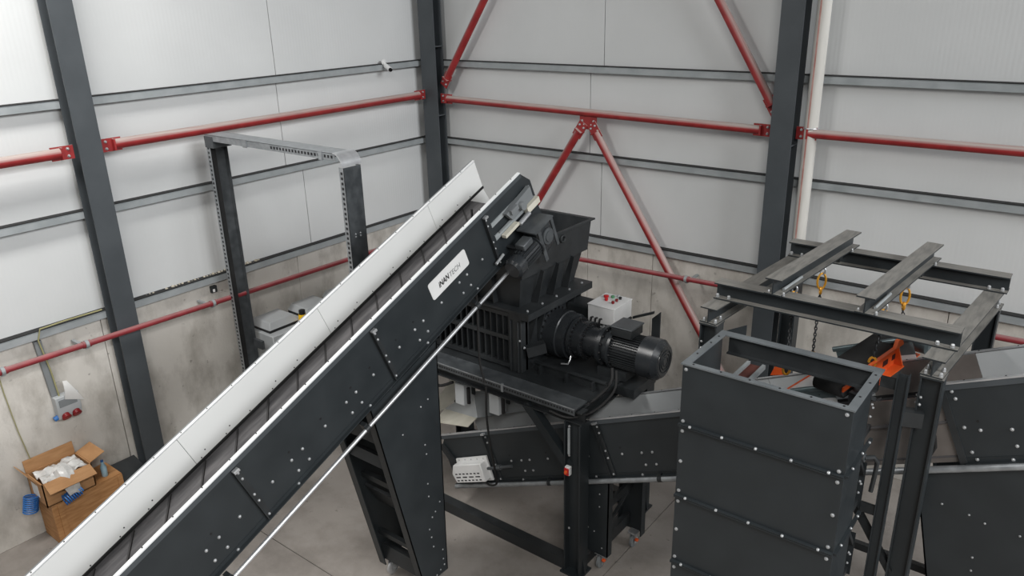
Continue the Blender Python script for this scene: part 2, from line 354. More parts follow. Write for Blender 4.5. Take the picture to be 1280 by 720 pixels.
brace((6.28, -0.22, 4.33), (FX1-0.3, -0.22, 4.32), 0.055, 'red horizontal pipe on the back wall right of the white drain pipe', G, endb=False)
brace((0.55, -0.20, 4.60), (3.25, -0.20, 8.42), 0.055, 'red diagonal brace rising to the right from the corner column', G)
brace((6.02, -0.20, 4.52), (3.45, -0.20, 8.55), 0.055, 'red diagonal brace rising to the left from the wide column', G)
brace((3.27, -0.24, 4.22), (0.55, -0.24, 0.12), 0.055, 'red diagonal brace from the gusset down left behind the hopper', G, endb=False)
brace((3.39, -0.24, 4.22), (6.00, -0.24, 0.32), 0.055, 'red diagonal brace from the gusset down right behind the motor', G, endb=False)

def water_pipe(a, b, r, label, clamps):
    t = thing('water_pipe', label, 'pipe', a, group='thin red water pipes along the concrete walls')
    MB().cyl(a, b, r, 14).build('tube', 'red_thin', t)
    a = Vector(a); b = Vector(b); d = (b-a).normalized()
    for f, wallv in clamps:
        p = a + (b-a)*f; wv = Vector(wallv)
        c = MB().cyl(p-d*0.018, p+d*0.018, r*1.35, 14).bar(p+Vector((0, 0, -r*1.4)), p+Vector((0, 0, -r*1.4))+wv*0.365, 0.035, 0.025)
        c.build('pipe_clamp', 'galvanised_dull', t)
        MB().cyl(p-d*0.045, p-d*0.02, r*1.2, 14).cyl(p+d*0.02, p+d*0.045, r*1.2, 14).build('coupling', 'red_thin', t)
    return t
water_pipe((0.41, FY0+0.2, 2.42), (0.41, -0.75, 2.20), 0.035, 'thin red water pipe crossing the left concrete wall in front of the column', [(0.505, (-1, 0, 0)), (0.573, (-1, 0, 0)), (0.698, (-1, 0, 0))])
water_pipe((0.75, -0.41, 2.17), (FX1-0.3, -0.41, 2.56), 0.035, 'thin red water pipe along the back concrete wall behind the shredder', [(0.24, (0, 1, 0)), (0.56, (0, 1, 0))])

# ------------------------------------------------------------------ drain pipe
t = thing('drain_pipe', 'white vertical drain pipe with a faint red stripe beside the wide column', 'pipe', (6.44, -0.19, 0))
MB().cyl((6.44, -0.19, 0.0), (6.44, -0.19, WZ), 0.078, 24).build('pipe', 'pipe_white', t)
MB().box(6.415, 6.432, -0.272, -0.262, 0.0, WZ).build('printed_stripe', 'stripe_red', t)
MB().torus((6.44, -0.19, 4.39), (1, 0, 0), (0, 1, 0), 0.082, 0.082, 0.01).bar((6.44, -0.11, 4.39), (6.44, 0, 4.39), 0.03, 0.02).build('strap', 'bright_steel', t)

# ------------------------------------------------------------------ security camera
t = thing('security_camera', 'small white bullet security camera on the highest left wall rail', 'camera', (0.12, -1.05, 4.93))
MB().cyl((0.14, -1.05, 4.97), (0.30, -1.11, 4.92), 0.035, 16).build('body', 'white_plastic', t)
MB().cyl((0.30, -1.11, 4.92), (0.315, -1.116, 4.915), 0.03, 16).build('lens', 'lens_black', t)
MB().cyl((0.10, -1.05, 5.02), (0.17, -1.06, 4.97), 0.02, 10).cyl((0.10, -1.05, 5.02), (0.11, -1.05, 5.02), 0.045, 14).build('bracket', 'white_plastic', t)

# ------------------------------------------------------------------ socket station on the left wall
t = thing('socket_box', 'grey wall socket box with red outlets above the cardboard boxes', 'socket box', (0.03, -6.56, 1.28))
MB().prism([(0.03, -6.70, 1.36), (0.11, -6.70, 1.36), (0.15, -6.70, 1.46), (0.15, -6.70, 1.66), (0.03, -6.70, 1.66)], (0, 0.27, 0)).build('housing', 'light_grey', t, bev=0.01)
for k in range(2):
    y = -6.62 + 0.12*k
    o = MB().lathe((0.11, y, 1.42), (0.75, 0, -0.65), [(0, 0.045), (0.04, 0.045), (0.045, 0.052), (0.06, 0.052), (0.065, 0.03)], 16).build('outlet', 'dark_red', t)
    MB().bar((0.16, y-0.04, 1.385), (0.16, y+0.04, 1.385), 0.05, 0.012, (0.75, 0, -0.65)).build('outlet_lid', 'dark_red', o)
MB().lathe((0.09, -6.69, 1.40), (0, -1, -0.3), [(0, 0.03), (0.05, 0.03), (0.055, 0.015)], 12).build('outlet', 'blue_plastic', t)
MB().box(0.15, 0.158, -6.67, -6.47, 1.53, 1.62).build('breaker_window', 'mid_grey', t)
mb = MB(); n = 8
for i in range(n+1):
    f = i/n; z = 1.62+0.24*f; xo = 0.16+0.04*math.sin(f*2.5)
    mb.v += [Vector((xo, -6.60+0.06*f*0.2, z)), Vector((xo+0.02, -6.40-0.15*f, z-0.08*(1-f)))]
mb.f = [[2*i, 2*i+1, 2*i+3, 2*i+2] for i in range(n)]
k = len(mb.v); mb.v += [p+Vector((0.003, 0, 0)) for p in mb.v[:k]]; mb.f += [[k+a for a in f][::-1] for f in mb.f[:n]]
solid('paper_sheet', mb, 'paper', 'curled white paper sheet tucked on top of the wall socket box', 'paper', (0.16, -6.6, 1.6))
t = thing('cable_conduit', 'grey flat cable conduit running down to the wall socket box', 'conduit', (0.04, -6.66, 1.66))
MB().prism([(0.032, -6.70, 1.665), (0.032, -6.62, 1.665), (0.032, -6.66, 2.38), (0.032, -6.74, 2.38)], (0.045, 0, 0)).build('trunking', 'mid_grey', t)
MB().tube([(0.10, -6.63, 1.66), (0.10, -6.65, 2.0), (0.11, -6.70, 2.40), (0.12, -6.66, 2.53), (0.11, -6.4, 2.535), (0.11, -5.95, 2.53)], 0.009, 6).build('earth_wire', 'yellow_green', t)
solid('hanging_wire', MB().tube([(0.06, -7.16, 2.30), (0.05, -7.15, 1.9), (0.06, -7.12, 1.4), (0.07, -7.08, 1.02)], 0.006, 6), 'yellow_green', 'thin yellowish wire hanging down the left wall above the boxes', 'wire', (0.06, -7.1, 1.0))
t = thing('wall_anchor', 'small black bracket with white sticker fixed above the thin red pipe', 'bracket', (0.03, -4.45, 2.32))
MB().box(0.03, 0.08, -4.49, -4.41, 2.27, 2.36).build('plate', 'black_steel', t); MB().box(0.08, 0.084, -4.475, -4.445, 2.28, 2.32).build('sticker', 'paper', t)

# ------------------------------------------------------------------ cardboard boxes etc.
t = thing('plywood_crate', 'brown wooden crate standing on the floor under the open carton', 'box', (0.5, -6.75, 0))
MB().box(0.06, 0.46, -7.12, -6.30, 0.0, 0.54).build('body', 'plywood', t, bev=0.006)
for k, (x0, x1) in enumerate(((0.06, 0.19), (0.195, 0.325), (0.33, 0.46))):
    MB().box(x0, x1, -7.13, -6.29, 0.541, 0.553).build('lid_board', 'plywood', t)
for y in (-7.03, -6.32): MB().box(0.461, 0.473, y-0.03, y+0.03, 0.0, 0.54).build('batten', 'plywood', t)
t = thing('open_carton', 'open brown cardboard carton with clear plastic film on the crate', 'box', (0.5, -6.9, 0.52))
X0, X1, Y0, Y1, Z0, Z1 = 0.06, 0.47, -7.16, -6.60, 0.556, 0.86
MB().box(X0, X1, Y0, Y1, Z0, Z0+0.01).box(X0, X0+0.012, Y0, Y1, Z0, Z1).box(X1-0.012, X1, Y0, Y1, Z0, Z1).box(X0, X1, Y0, Y0+0.012, Z0, Z1).box(X0, X1, Y1-0.012, Y1, Z0, Z1).build('body', 'cardboard', t)
MB().prism([(X1, Y0+0.02, Z1), (X1, Y1-0.02, Z1), (X1+0.13, Y1-0.01, Z1-0.09), (X1+0.13, Y0+0.02, Z1-0.09)], (0.006, 0, 0.008)).build('flap', 'cardboard', t)
MB().prism([(X0, Y0, Z1), (X0, Y1, Z1), (X0-0.02, Y1, Z1+0.15), (X0-0.02, Y0, Z1+0.15)], (-0.006, 0, 0)).build('flap', 'cardboard', t)
MB().prism([(X0+.02, Y0, Z1), (X1-.02, Y0, Z1), (X1-.02, Y0-0.10, Z1+0.16), (X0+.02, Y0-0.10, Z1+0.16)], (0, -0.008, 0)).build('flap', 'cardboard', t)
MB().prism([(X0+.02, Y1, Z1), (X1-.02, Y1, Z1), (X1-.02, Y1+0.18, Z1+0.06), (X0+.02, Y1+0.18, Z1+0.06)], (0, 0, 0.008)).build('flap', 'cardboard', t)
MB().box(X0+0.10, X0+0.27, Y0-0.003, Y0, Z0+0.08, Z0+0.24).build('shipping_label', 'paper', t)
mb = MB(); n = 14; random.seed(3)
hh = {}
for i in range(n+1):
    for j in range(n+1):
        x = X0+0.05+(X1-X0-0.06)*i/n; y = Y0+0.04+(Y1-Y0-0.08)*j/n; z = Z1+0.0+0.03*math.sin(i*0.9+j*0.5)*math.cos(j*0.8)+random.uniform(-.012, .012)
        if 5 <= j <= 9 and i >= n-3: x += (i-n+3)*0.05; z += 0.06-(i-n+3)**2*0.028
        mb.v.append(Vector((x, y, z)))
for i in range(n):
    for j in range(n): mb.f.append([i*(n+1)+j, (i+1)*(n+1)+j, (i+1)*(n+1)+j+1, i*(n+1)+j+1])
pf = solid('plastic_film', mb, 'film', 'crumpled clear plastic film spilling out of the open carton', 'plastic film', (0.5, -6.9, 0.84))
sm = pf.modifiers.new('thick', 'SOLIDIFY'); sm.thickness = 0.004
def hose_coil(c, axis, label, R=0.075):
    c = Vector(c); ax = Vector(axis).normalized(); _, e, g = MB().frame(c, c+ax); pts = []
    for i in range(0, 8*16+1):
        a = 2*math.pi*i/16; pts.append(c+ax*(i/16*0.026-0.104)+(e*math.cos(a)+g*math.sin(a))*R)
    return solid('hose_coil', MB().tube(pts, 0.009, 6), 'blue_plastic', label, 'hose', c, 'coiled blue air hoses')
hose_coil((0.22, -7.24, 0.55), (0, 0.25, 1), 'blue spiral air hose hanging at the left corner of the boxes')
hose_coil((0.545, -6.90, 0.62), (0, 1, 0.25), 'blue spiral air hose lying on the crate in front of the carton', 0.06)
t = thing('water_bottle', 'small pale blue water bottle standing on the crate', 'bottle', (0.36, -6.44, 0.553))
MB().lathe((0.36, -6.44, 0.553), (0, 0, 1), [(0, 0.03), (0.01, 0.036), (0.13, 0.036), (0.17, 0.018), (0.20, 0.015)], 14).build('body', 'bottle_blue', t)
MB().cyl((0.36, -6.44, 0.753), (0.36, -6.44, 0.775), 0.017, 10).build('cap', 'blue_plastic', t)
t = thing('black_case', 'black wedge-shaped case on the floor behind the white conveyor side', 'case', (0.28, -6.1, 0))
MB().prism([(0.08, -6.26, 0), (0.48, -6.26, 0), (0.48, -6.26, 0.34), (0.08, -6.26, 0.46)], (0, 0.30, 0)).build('body', 'black_rubber', t, bev=0.02)
MB().prism([(0.07, -6.28, 0.485), (0.50, -6.28, 0.36), (0.50, -6.28, 0.337), (0.07, -6.28, 0.463)], (0, 0.34, 0)).build('lid', 'black_steel', t)

# ------------------------------------------------------------------ galvanised cable tray arch
t = thing('cable_tray_arch', 'tall galvanised cable tray arch rising behind the conveyor, in front of the left wall', 'cable tray', (0.5, -4.32, 0))
ya, yb = -4.44, -4.20; xa, xb, zt = 0.50, 2.98, 4.43; dep = 0.075
def tray(mb, back, side1, side2): pass
# left upright: web on the wall side, open towards the right
mb = MB().box(xa-dep, xa-dep+0.004, ya, yb, 0, zt-0.02)
mb.box(xa-dep, xa, yb-0.004, yb, 0, zt-0.02).build('upright', 'zinc_dark', t)
MB().box(xa-dep, xa, ya, ya+0.004, 0, zt-0.02).build('side_flange', 'galvanised', t)
mb = MB(); z = 0.12
while z < zt-0.1:
    mb.box(xa-dep+0.02, xa-dep+0.05, ya-0.002, ya, z, z+0.028); z += 0.055
mb.build('side_slots', 'print_black', t, kind='stuff')
MB().box(xa-dep+0.008, xa-0.03, ya+0.03, ya+0.09, 0, zt-0.12).build('cable_run', 'black_rubber', t)
MB().box(xa-dep-0.01, xa+0.09, ya-0.008, yb+0.008, zt-0.16, zt-0.02).build('corner_joint', 'zinc_dark', t)
mb = MB().box(xa-dep, xb-0.12, ya, yb, zt-0.004, zt).box(xa-dep, xb-0.12, ya, ya+0.004, zt-dep, zt).box(xa-dep, xb-0.12, yb-0.004, yb, zt-dep, zt)
mb.build('crossbar', 'galvanised', t)
mb = MB(); x = 1.75
while x < xb-0.15:
    mb.box(x, x+0.028, ya-0.002, ya, zt-0.052, zt-0.022); x += 0.055
mb.build('side_slots', 'print_black', t, kind='stuff')
MB().box(1.22, 1.30, ya-0.012, ya, zt-0.085, zt+0.01).box(2.60, 2.66, ya-0.012, ya, zt-0.085, zt+0.01).build('joint_plate', 'galvanised', t)
mb = MB(); R = 0.14; cx, cz = xb-R, zt-R+0.012; pr = []
for i in range(9):
    a = math.pi/2*(1-i/8); pr.append((cx+R*math.cos(a), cz+R*math.sin(a)))
for i in range(8, -1, -1):
    a = math.pi/2*(1-i/8); pr.append((cx+(R-0.012)*math.cos(a), cz+(R-0.012)*math.sin(a)))
mb.prism([(x, ya-0.015, z) for x, z in pr], (0, yb-ya+0.03, 0)).build('bend_cover', 'bright_steel', t)
MB().box(xb-0.004, xb, ya, yb, 1.2, zt-R).build('upright', 'zinc_dark', t)
MB().box(xb-dep, xb, ya, ya+0.004, 1.2, zt-R).build('side_flange', 'galvanised', t)
MB().box(xb-dep, xb, yb-0.004, yb, 1.2, zt-R).build('side_flange', 'galvanised', t)
mb = MB(); z = 1.3
while z < zt-0.2:
    mb.box(xb-0.052, xb-0.022, ya-0.002, ya, z, z+0.028); z += 0.055
mb.build('side_slots', 'print_black', t, kind='stuff')
MB().box(xa+0.01, xa+0.2, yb-0.05, yb-0.01, 1.50, 1.62).build('fixing_arm', 'zinc_dark', t)
bo = MB()
for z in (3.55, 3.52, 2.9): bo.bolt((xb, -4.36, z), (1, 0, 0), 0.012, 0.01).bolt((xb, -4.29, z), (1, 0, 0), 0.012, 0.01)
bo.build('bolt_heads', 'bolt_zinc', t, kind='stuff')

# ------------------------------------------------------------------ electrical cabinet
t = thing('electrical_cabinet', 'pale grey electrical cabinet with vent hoods behind the white conveyor side', 'cabinet', (0.5, -3.2, 0))
MB().box(0.18, 0.78, -4.12, -2.20, 0.05, 1.66).build('body', 'light_grey', t, bev=0.012)
MB().box(0.20, 0.76, -4.10, -2.22, 0.0, 0.05).build('plinth', 'black_steel', t)
for k in range(3):
    y = -4.08 + 0.64*k
    MB().box(0.781, 0.80, y+0.02, y+0.58, 0.12, 1.6).build('door', 'light_grey', t, bev=0.006)
    h = MB().box(0.20, 0.66, y, y+0.50, 1.668, 1.69)
    h.prism([(0.20, y, 1.69), (0.66, y, 1.69), (0.62, y+0.03, 1.79), (0.24, y+0.03, 1.79)], (0, 0.001, 0))
    bm_v = [(0.20, y, 1.70), (0.66, y, 1.70), (0.66, y+0.5, 1.70), (0.20, y+0.5, 1.70), (0.25, y+0.05, 1.80), (0.61, y+0.05, 1.80), (0.61, y+0.45, 1.80), (0.25, y+0.45, 1.80)]
    MB().add(bm_v, [(0,3,2,1),(4,5,6,7),(0,1,5,4),(1,2,6,5),(2,3,7,6),(3,0,4,7)]).build('vent_hood', 'light_grey', t, bev=0.008)
    MB().box(0.21, 0.65, y+0.01, y+0.49, 1.66, 1.70).build('hood_gap', 'print_black', t)
t = thing('beacon_lamp', 'small yellow beacon lamp with black cap on the grey cabinet', 'lamp', (0.70, -3.60, 1.66))
MB().cyl((0.72, -3.56, 1.66), (0.72, -3.56, 1.68), 0.07, 16).build('base', 'stripe_red', t)
MB().lathe((0.72, -3.56, 1.68), (0, 0, 1), [(0, 0.062), (0.09, 0.058), (0.12, 0.05)], 16).build('lens', 'yellow_lamp', t)
MB().cyl((0.72, -3.56, 1.80), (0.72, -3.56, 1.86), 0.045, 14).build('cap', 'print_black', t)

# ------------------------------------------------------------------ conveyors
def basis(o, s, w, h): return Matrix(((s[0], w[0], h[0], o[0]), (s[1], w[1], h[1], o[1]), (s[2], w[2], h[2], o[2]), (0, 0, 0, 1)))
TH1 = math.atan(0.42); c1, s1 = math.cos(TH1), math.sin(TH1)
TH2 = math.atan(0.438); c2, s2 = math.cos(TH2), math.sin(TH2)
CV1 = basis((4.60, -6.24, 3.06), (0, c1, s1), (-1, 0, 0), (0, -s1, c1))
CV2 = basis((3.551, -3.75, 0.925), (c2, 0, s2), (0, 1, 0), (-s2, 0, c2))
PH = 0.64
def conveyor(root, S0, S1, W, panels, brackets, bolts, holes, liner, joint, rail_w, rail_t, clamps, rimm, TP=0.0, rr_=0.019, railm='bright_steel'):
    def L(mb, name, m, parent=None, **k): return mb.build(name, m, parent or root, local=True, **k)
    first = True
    for a, b, poly in panels:
        pts = [(q, h+TP if h == 0 else h) for q, h in (poly or [(a, 0), (b, 0), (b, -PH), (a, -PH)])]
        p = L(MB().prism([(s, 0, h) for s, h in pts], (0, 0.008, 0)), 'side_panel', 'anthracite')
        L(MB().box(a, b-0.15 if TP else b-0.02, -0.014, 0.02, TP, TP+0.012), 'rim', rimm, p)
        L(MB().box(a, b-0.15 if TP else b-0.02, -0.014, -0.001, TP-0.045, TP-0.002), 'edge_strip', 'column_paint', p)
        L(MB().box(a, b-0.03, -0.035, 0, -PH, -PH+0.01).box(a, b-0.5, -0.006, 0, -0.597, -0.593), 'bottom_flange', 'anthracite', p)
    for s in brackets:
        b = L(MB().box(s-0.028, s+0.028, -0.012, 0, -PH+0.02, -0.03).box(s-0.028, s-0.02, -0.04, -0.012, -PH+0.02, -0.03), 'joint_strap', 'black_steel')
        bo = MB()
        for h in (-0.07, -0.14, -0.34, -0.42, -0.60): bo.bolt((s+0.006, -0.012, h), (0, -1, 0), 0.013, 0.012)
        L(bo, 'bolt_heads', 'bolt_zinc', b, kind='stuff')
        L(MB().box(s-0.025, s+0.025, -0.05, -0.01, -0.035, -0.015), 'strap_head', 'bolt_zinc', b)
    bo = MB()
    for s, tt in bolts: bo.bolt((s, 0, -tt), (0, -1, 0), 0.015, 0.012)
    L(bo, 'bolt_heads', 'bolt_zinc', kind='stuff')
    ho = MB()
    for s, tt in holes: ho.cyl((s, -0.0015, -tt), (s, 0.001, -tt), 0.011, 10)
    L(ho, 'hole_plugs', 'print_black', kind='stuff')
    # far side
    fp = L(MB().box(S0, S1-0.05, W-0.008, W, -PH, TP), 'side_panel', 'anthracite')
    L(MB().box(S0, S1-0.05, W-0.030, W-0.004, TP, TP+0.010), 'rim', rimm, fp)
    L(MB().box(S0, S1-0.05, W, W+0.02, TP-0.02, TP+0.004), 'edge_strip', 'mid_grey', fp)
    segs = [S0] + [j for j in joint if S0 < j < S1] + [S1-0.05]
    for a, b in zip(segs[:-1], segs[1:]):
        L(MB().box(a+0.002, b-0.002, W-0.024, W-0.010, -0.275, TP-0.008), 'liner_sheet', liner, fp)
    bo = MB(); s = S0+0.2; k = 0
    while s < S1-0.1:
        bo.cyl((s, W-0.024, -0.262), (s, W-0.028, -0.262), 0.006, 8)
        if k % 3 != 2: bo.cyl((s+0.06, W-0.024, -0.225), (s+0.06, W-0.028, -0.225), 0.006, 8)
        bo.cyl((s, W-0.016, TP+0.010), (s, W-0.016, TP+0.013), 0.006, 8).cyl((s, 0.01, TP+0.014), (s, 0.01, TP+0.017), 0.006, 8)
        s += 0.27; k += 1
    L(bo, 'rivets', 'print_black', kind='stuff')
    L(MB().box(S0, S1-0.05, W-0.036, W-0.024, -0.299, -0.276), 'skirt_rubber', 'black_rubber', fp)
    # belt
    be = L(MB().box(S0, S1-0.30, 0.012, W-0.026, -0.315, -0.30), 'belt', 'belt_rubber')
    L(MB().box(S0, S1-0.12, 0.03, W-0.03, -0.60, -0.585), 'belt_return', 'belt_rubber', be)
    cl = MB(); hw = (W-0.10)/2; cw = W/2
    for sg in (-1, 1):
        cl.prism([(0.0, cw, -0.300), (0.018, cw, -0.300), (0.018+hw*0.9, cw+sg*hw, -0.300), (hw*0.9, cw+sg*hw, -0.300)], (0, 0, 0.014))
    cm = cl.mesh('belt_cleat'); cm.materials.append(M['cleat_rubber'])
    s = S0+0.1
    while s < S1-0.55:
        link('belt_cleat', cm, be, loc=(s, 0, 0)); s += 0.36
    # outer rail
    r = L(MB().cyl((S0, rail_w, -rail_t), (S1-0.75, rail_w, -rail_t), rr_, 14), 'side_rail', railm)
    for s in clamps:
        L(MB().cyl((s-0.025, rail_w, -rail_t), (s+0.025, rail_w, -rail_t), 0.03, 12).box(s-0.02, s+0.02, rail_w, -0.0, -rail_t-0.01, -rail_t+0.05), 'rail_clamp', 'black_steel', r)
    for s in (S0+0.12, (S0+S1)/2, S1-0.44):
        L(MB().cyl((s, 0.01, -0.452), (s, W-0.01, -0.452), 0.135, 18), 'roller', 'zinc_dark')

# feed conveyor
A = thing('feed_conveyor', 'long inclined feed conveyor with white inner side rising to the hopper', 'conveyor', mtx=CV1)
W1 = 0.70
bl = []
for s0 in (-3.9, -3.0, -2.35, -1.47, -0.57, 0.09, 1.03, 1.72):
    bl += [(s0, 0.39), (s0+0.125, 0.39), (s0, 0.525), (s0+0.125, 0.525)]
bl += [(s, 0.40) for s in (-4.6, -3.4, -2.6, -2.05, -1.73, -1.14, -0.79, -0.18, 0.44, 0.80, 1.43, 2.10)]
bl += [(s, 0.628) for s in (-3.8, -2.2, -1.30, -0.63, 0.27, 1.10, 1.91)]
conveyor(A, -6.0, 3.12, W1,
         [(-6.0, 3.12, [(-6.0, 0), (2.97, 0), (3.10, -0.12), (3.13, -PH-0.05), (2.35, -PH-0.05), (2.30, -PH), (-6.0, -PH)])],
         [-4.2, -2.58, -0.965, 0.625, 2.30], bl, [(s, 0.31) for s in (-2.2, -1.37, -0.55, -0.18, 0.19, 0.44, 0.80, 1.05, 1.43)],
         'liner_white', [-4.3, -2.65, -1.0, 0.62, 2.25], -0.06, 0.735, [-3.1, -1.48, 0.11, 1.78], 'rim_white', 0.045)
def LA(mb, name, m, parent=None, **k): return mb.build(name, m, parent or A, local=True, **k)
# discharge cheek at the head on the far side
LA(MB().prism([(2.80, W1-0.012, -0.285), (3.06, W1-0.012, -0.285), (3.13, W1-0.012, -0.60), (2.80, W1-0.012, -0.60)], (0, -0.012, 0)), 'discharge_plate', 'liner_white')
# logo plate with lettering
rr = 0.025; pts = []
for cx, cz, a0 in ((1.925-rr, -0.315+rr, -90), (1.925-rr, -0.125-rr, 0), (1.355+rr, -0.125-rr, 90), (1.355+rr, -0.315+rr, 180)):
    for i in range(5):
        a = math.radians(a0+i*22.5); pts.append((cx+rr*math.cos(a), -0.0005, cz+rr*math.sin(a)))
lp = LA(MB().prism(pts, (0, -0.004, 0)), 'logo_plate', 'white_plastic', label='white rounded name plate with dark lettering')
def lettering(txt, s, h, width, height, m, parent, outline=False):
    cu = bpy.data.curves.new('lettering', 'FONT'); cu.body = txt; cu.size = 1.0; cu.shear = 0.25; cu.extrude = 0.0
    if not outline: cu.offset = 0.03
    tmp = bpy.data.objects.new('lettering_tmp', cu); col.objects.link(tmp)
    dg = bpy.context.evaluated_depsgraph_get(); me = bpy.data.meshes.new_from_object(tmp.evaluated_get(dg)); bpy.data.objects.remove(tmp)
    xs = [v.co.x for v in me.vertices]; ys = [v.co.y for v in me.vertices]; x0, x1, y0, y1 = min(xs), max(xs), min(ys), max(ys)
    for v in me.vertices: v.co = Vector((s+(v.co.x-x0)/(x1-x0)*width, -0.0060, h+(v.co.y-y0)/(y1-y0)*height))
    me.materials.clear(); me.materials.append(M[m])
    return link('lettering', me, parent)
lettering('iNAN', 1.475, -0.255, 0.160, 0.062, 'print_black', lp)
lettering('TECH', 1.645, -0.255, 0.165, 0.052, 'print_grey', lp, True)
# head drive: slider plate, belt tension rails, motor and gearbox
LA(MB().box(2.36, 3.05, -0.012, -0.001, -0.36, -0.30).box(2.36, 3.05, -0.012, -0.001, -0.20, -0.15), 'slide_rail', 'galvanised_dull')
LA(MB().prism([(2.55, -0.018, -0.16), (3.0, -0.018, -0.12), (3.0, -0.018, -0.26), (2.62, -0.018, -0.28)], (0, -0.05, 0)), 'bearing_plate', 'mid_grey')
LA(MB().box(2.42, 3.06, -0.03, -0.02, -0.305, -0.285).box(2.60, 2.72, -0.10, -0.05, -0.20, -0.15).cyl((2.78, -0.12, -0.21), (2.78, -0.0, -0.21), 0.045, 14), 'bearing_block', 'mid_grey')
LA(MB().box(2.44, 2.68, -0.075, -0.02, -0.38, -0.345), 'guard_channel', 'cream_paint')
LA(MB().box(2.86, 3.08, -0.075, -0.02, -0.37, -0.300), 'guard_channel', 'cream_paint')
LA(MB().cyl((2.68, -0.08, -0.37), (2.86, -0.08, -0.36), 0.025, 10), 'tension_screw', 'bright_steel')
gb = LA(MB().prism([(2.68, -0.06, -0.45), (2.93, -0.06, -0.45), (2.95, -0.06, -0.74), (2.72, -0.06, -0.78)], (0, -0.20, 0)), 'gearbox', 'gloss_black', bev=0.02)
LA(MB().box(2.64, 2.97, -0.29, -0.04, -0.445, -0.43), 'torque_plate', 'zinc_dark', gb)
LA(MB().lathe((2.83, -0.265, -0.60), (0, -1, 0), [(0, 0.09), (0.015, 0.09), (0.02, 0.06), (0.03, 0.06)], 20), 'shaft_cover', 'zinc_dark', gb)
LA(MB().box(2.69, 2.74, -0.275, -0.262, -0.84, -0.44).box(2.93, 2.97, -0.275, -0.262, -0.80, -0.44), 'side_plate', 'zinc_dark', gb)
mo = LA(MB().lathe((2.70, -0.18, -0.64), (-1, 0, 0), [(0, 0.12), (0.02, 0.12), (0.025, 0.095), (0.30, 0.10), (0.305, 0.112), (0.40, 0.112), (0.43, 0.09), (0.432, 0.02)], 24), 'motor', 'gloss_black')
fi = MB()
for i in range(20):
    a = 2*math.pi*i/20
    fi.bar((2.66, -0.18+0.105*math.cos(a), -0.64+0.105*math.sin(a)), (2.42, -0.18+0.105*math.cos(a), -0.64+0.105*math.sin(a)), 0.006, 0.02, (0, math.cos(a), math.sin(a)))
LA(fi, 'cooling_fins', 'black_steel', mo, kind='stuff')
LA(MB().box(2.47, 2.63, -0.24, -0.12, -0.54, -0.47), 'terminal_box', 'zinc_dark', mo, bev=0.01)
LA(MB().cyl((2.22, -0.04, -0.55), (2.36, -0.04, -0.53), 0.016, 10), 'grease_nipple', 'bolt_zinc')
# support legs
def leg_pair(root, pts0, x0, x1, M4, axis, feet, struts, name='support_leg', skew=0.0):
    """pts: side outline (run, z); axis 'y' -> panels stand in planes x=const"""
    P = (lambda r, w, z: (w, r, z)) if axis == 'y' else (lambda r, w, z: (r, w, z))
    sg = 1 if x1 > x0 else -1
    for xw, sgn in ((x0, sg), (x1, -sg)):
        dr = skew if xw == x1 else 0.0; pts_yz = [(r+dr, z+dr*0.4) if z > 0.6 else (r+dr, z) for r, z in pts0]
        d = P(0, sgn*0.010, 0)
        mb = MB().prism([P(r, xw, z) for r, z in pts_yz], d)
        n = len(pts_yz)
        for (r0, z0), (r1, z1) in ((pts_yz[0], pts_yz[-1]), (pts_yz[1], pts_yz[2])):
            sgr = 1 if r0 < (pts_yz[0][0]+pts_yz[1][0])/2 else -1
            mb.prism([P(r0, xw, z0), P(r1, xw, z1), P(r1+sgr*0.012, xw, z1), P(r0+sgr*0.012, xw, z0)], P(0, sgn*0.09, 0))
        lg = mb.build(name, 'anthracite', root)
        bo = MB(); nrm = P(0, -sgn, 0)
        for r, z in feet['bolts']: bo.bolt(P(r+dr, xw, z), nrm, 0.010, 0.008)
        bo.build('bolt_heads', 'bolt_zinc', lg, kind='stuff')
        cx = P(feet['r']+dr, xw+sgn*0.05, 0); caster(root, cx[0], cx[1], feet.get('rad', 0.07), feet.get('m', 'mid_grey'), feet.get('brake', False), feet['zt'], sub=lg)
    for kind, r, z, w_, h_, tilt in struts:
        a = P(r, x0+sg*0.02, z); b = P(r, x1-sg*0.02, z); u = P(math.sin(tilt), 0, math.cos(tilt))
        MB().bar(a, b, w_, h_, u).build(kind, 'black_steel', root)
bolts_leg = [(-5.02, 2.32), (-5.12, 2.28), (-5.38, 2.10), (-5.10, 1.85), (-5.09, 1.74), (-5.10, 1.40), (-5.10, 1.25), (-4.95, 1.10), (-5.02, 1.02), (-5.07, 0.98), (-5.12, 0.86), (-5.10, 0.75), (-5.08, 0.62), (-4.95, 0.50), (-4.95, 0.38), (-4.94, 0.30), (-5.0, 0.27), (-5.06, 0.24)]
leg_pair(A, [(-5.74, 2.52), (-4.85, 2.88), (-4.89, 0.21), (-5.25, 0.21)], 4.585, 3.915, None, 'y',
         dict(r=-5.12, zt=0.23, bolts=bolts_leg, m='bright_steel', rad=0.075),
         [('crossbar', -5.18, 0.36, 0.10, 0.16, 0.2), ('crossbar', -5.22, 0.62, 0.05, 0.05, 0), ('cross_plate', -5.28, 1.15, 0.03, 0.30, -0.5), ('crossbar', -5.36, 1.42, 0.06, 0.06, 0), ('crossbar', -5.5, 1.80, 0.10, 0.10, 0.4), ('crossbar', -5.55, 2.1, 0.05, 0.12, 0.3)])
leg_pair(A, [(-9.7, 1.3), (-9.1, 1.55), (-9.1, 0.15), (-9.4, 0.15)], 4.585, 3.915, None, 'y', dict(r=-9.25, zt=0.17, bolts=[(-9.2, 0.4)], rad=0.062), [('crossbar', -9.25, 0.4, 0.1, 0.1, 0)])

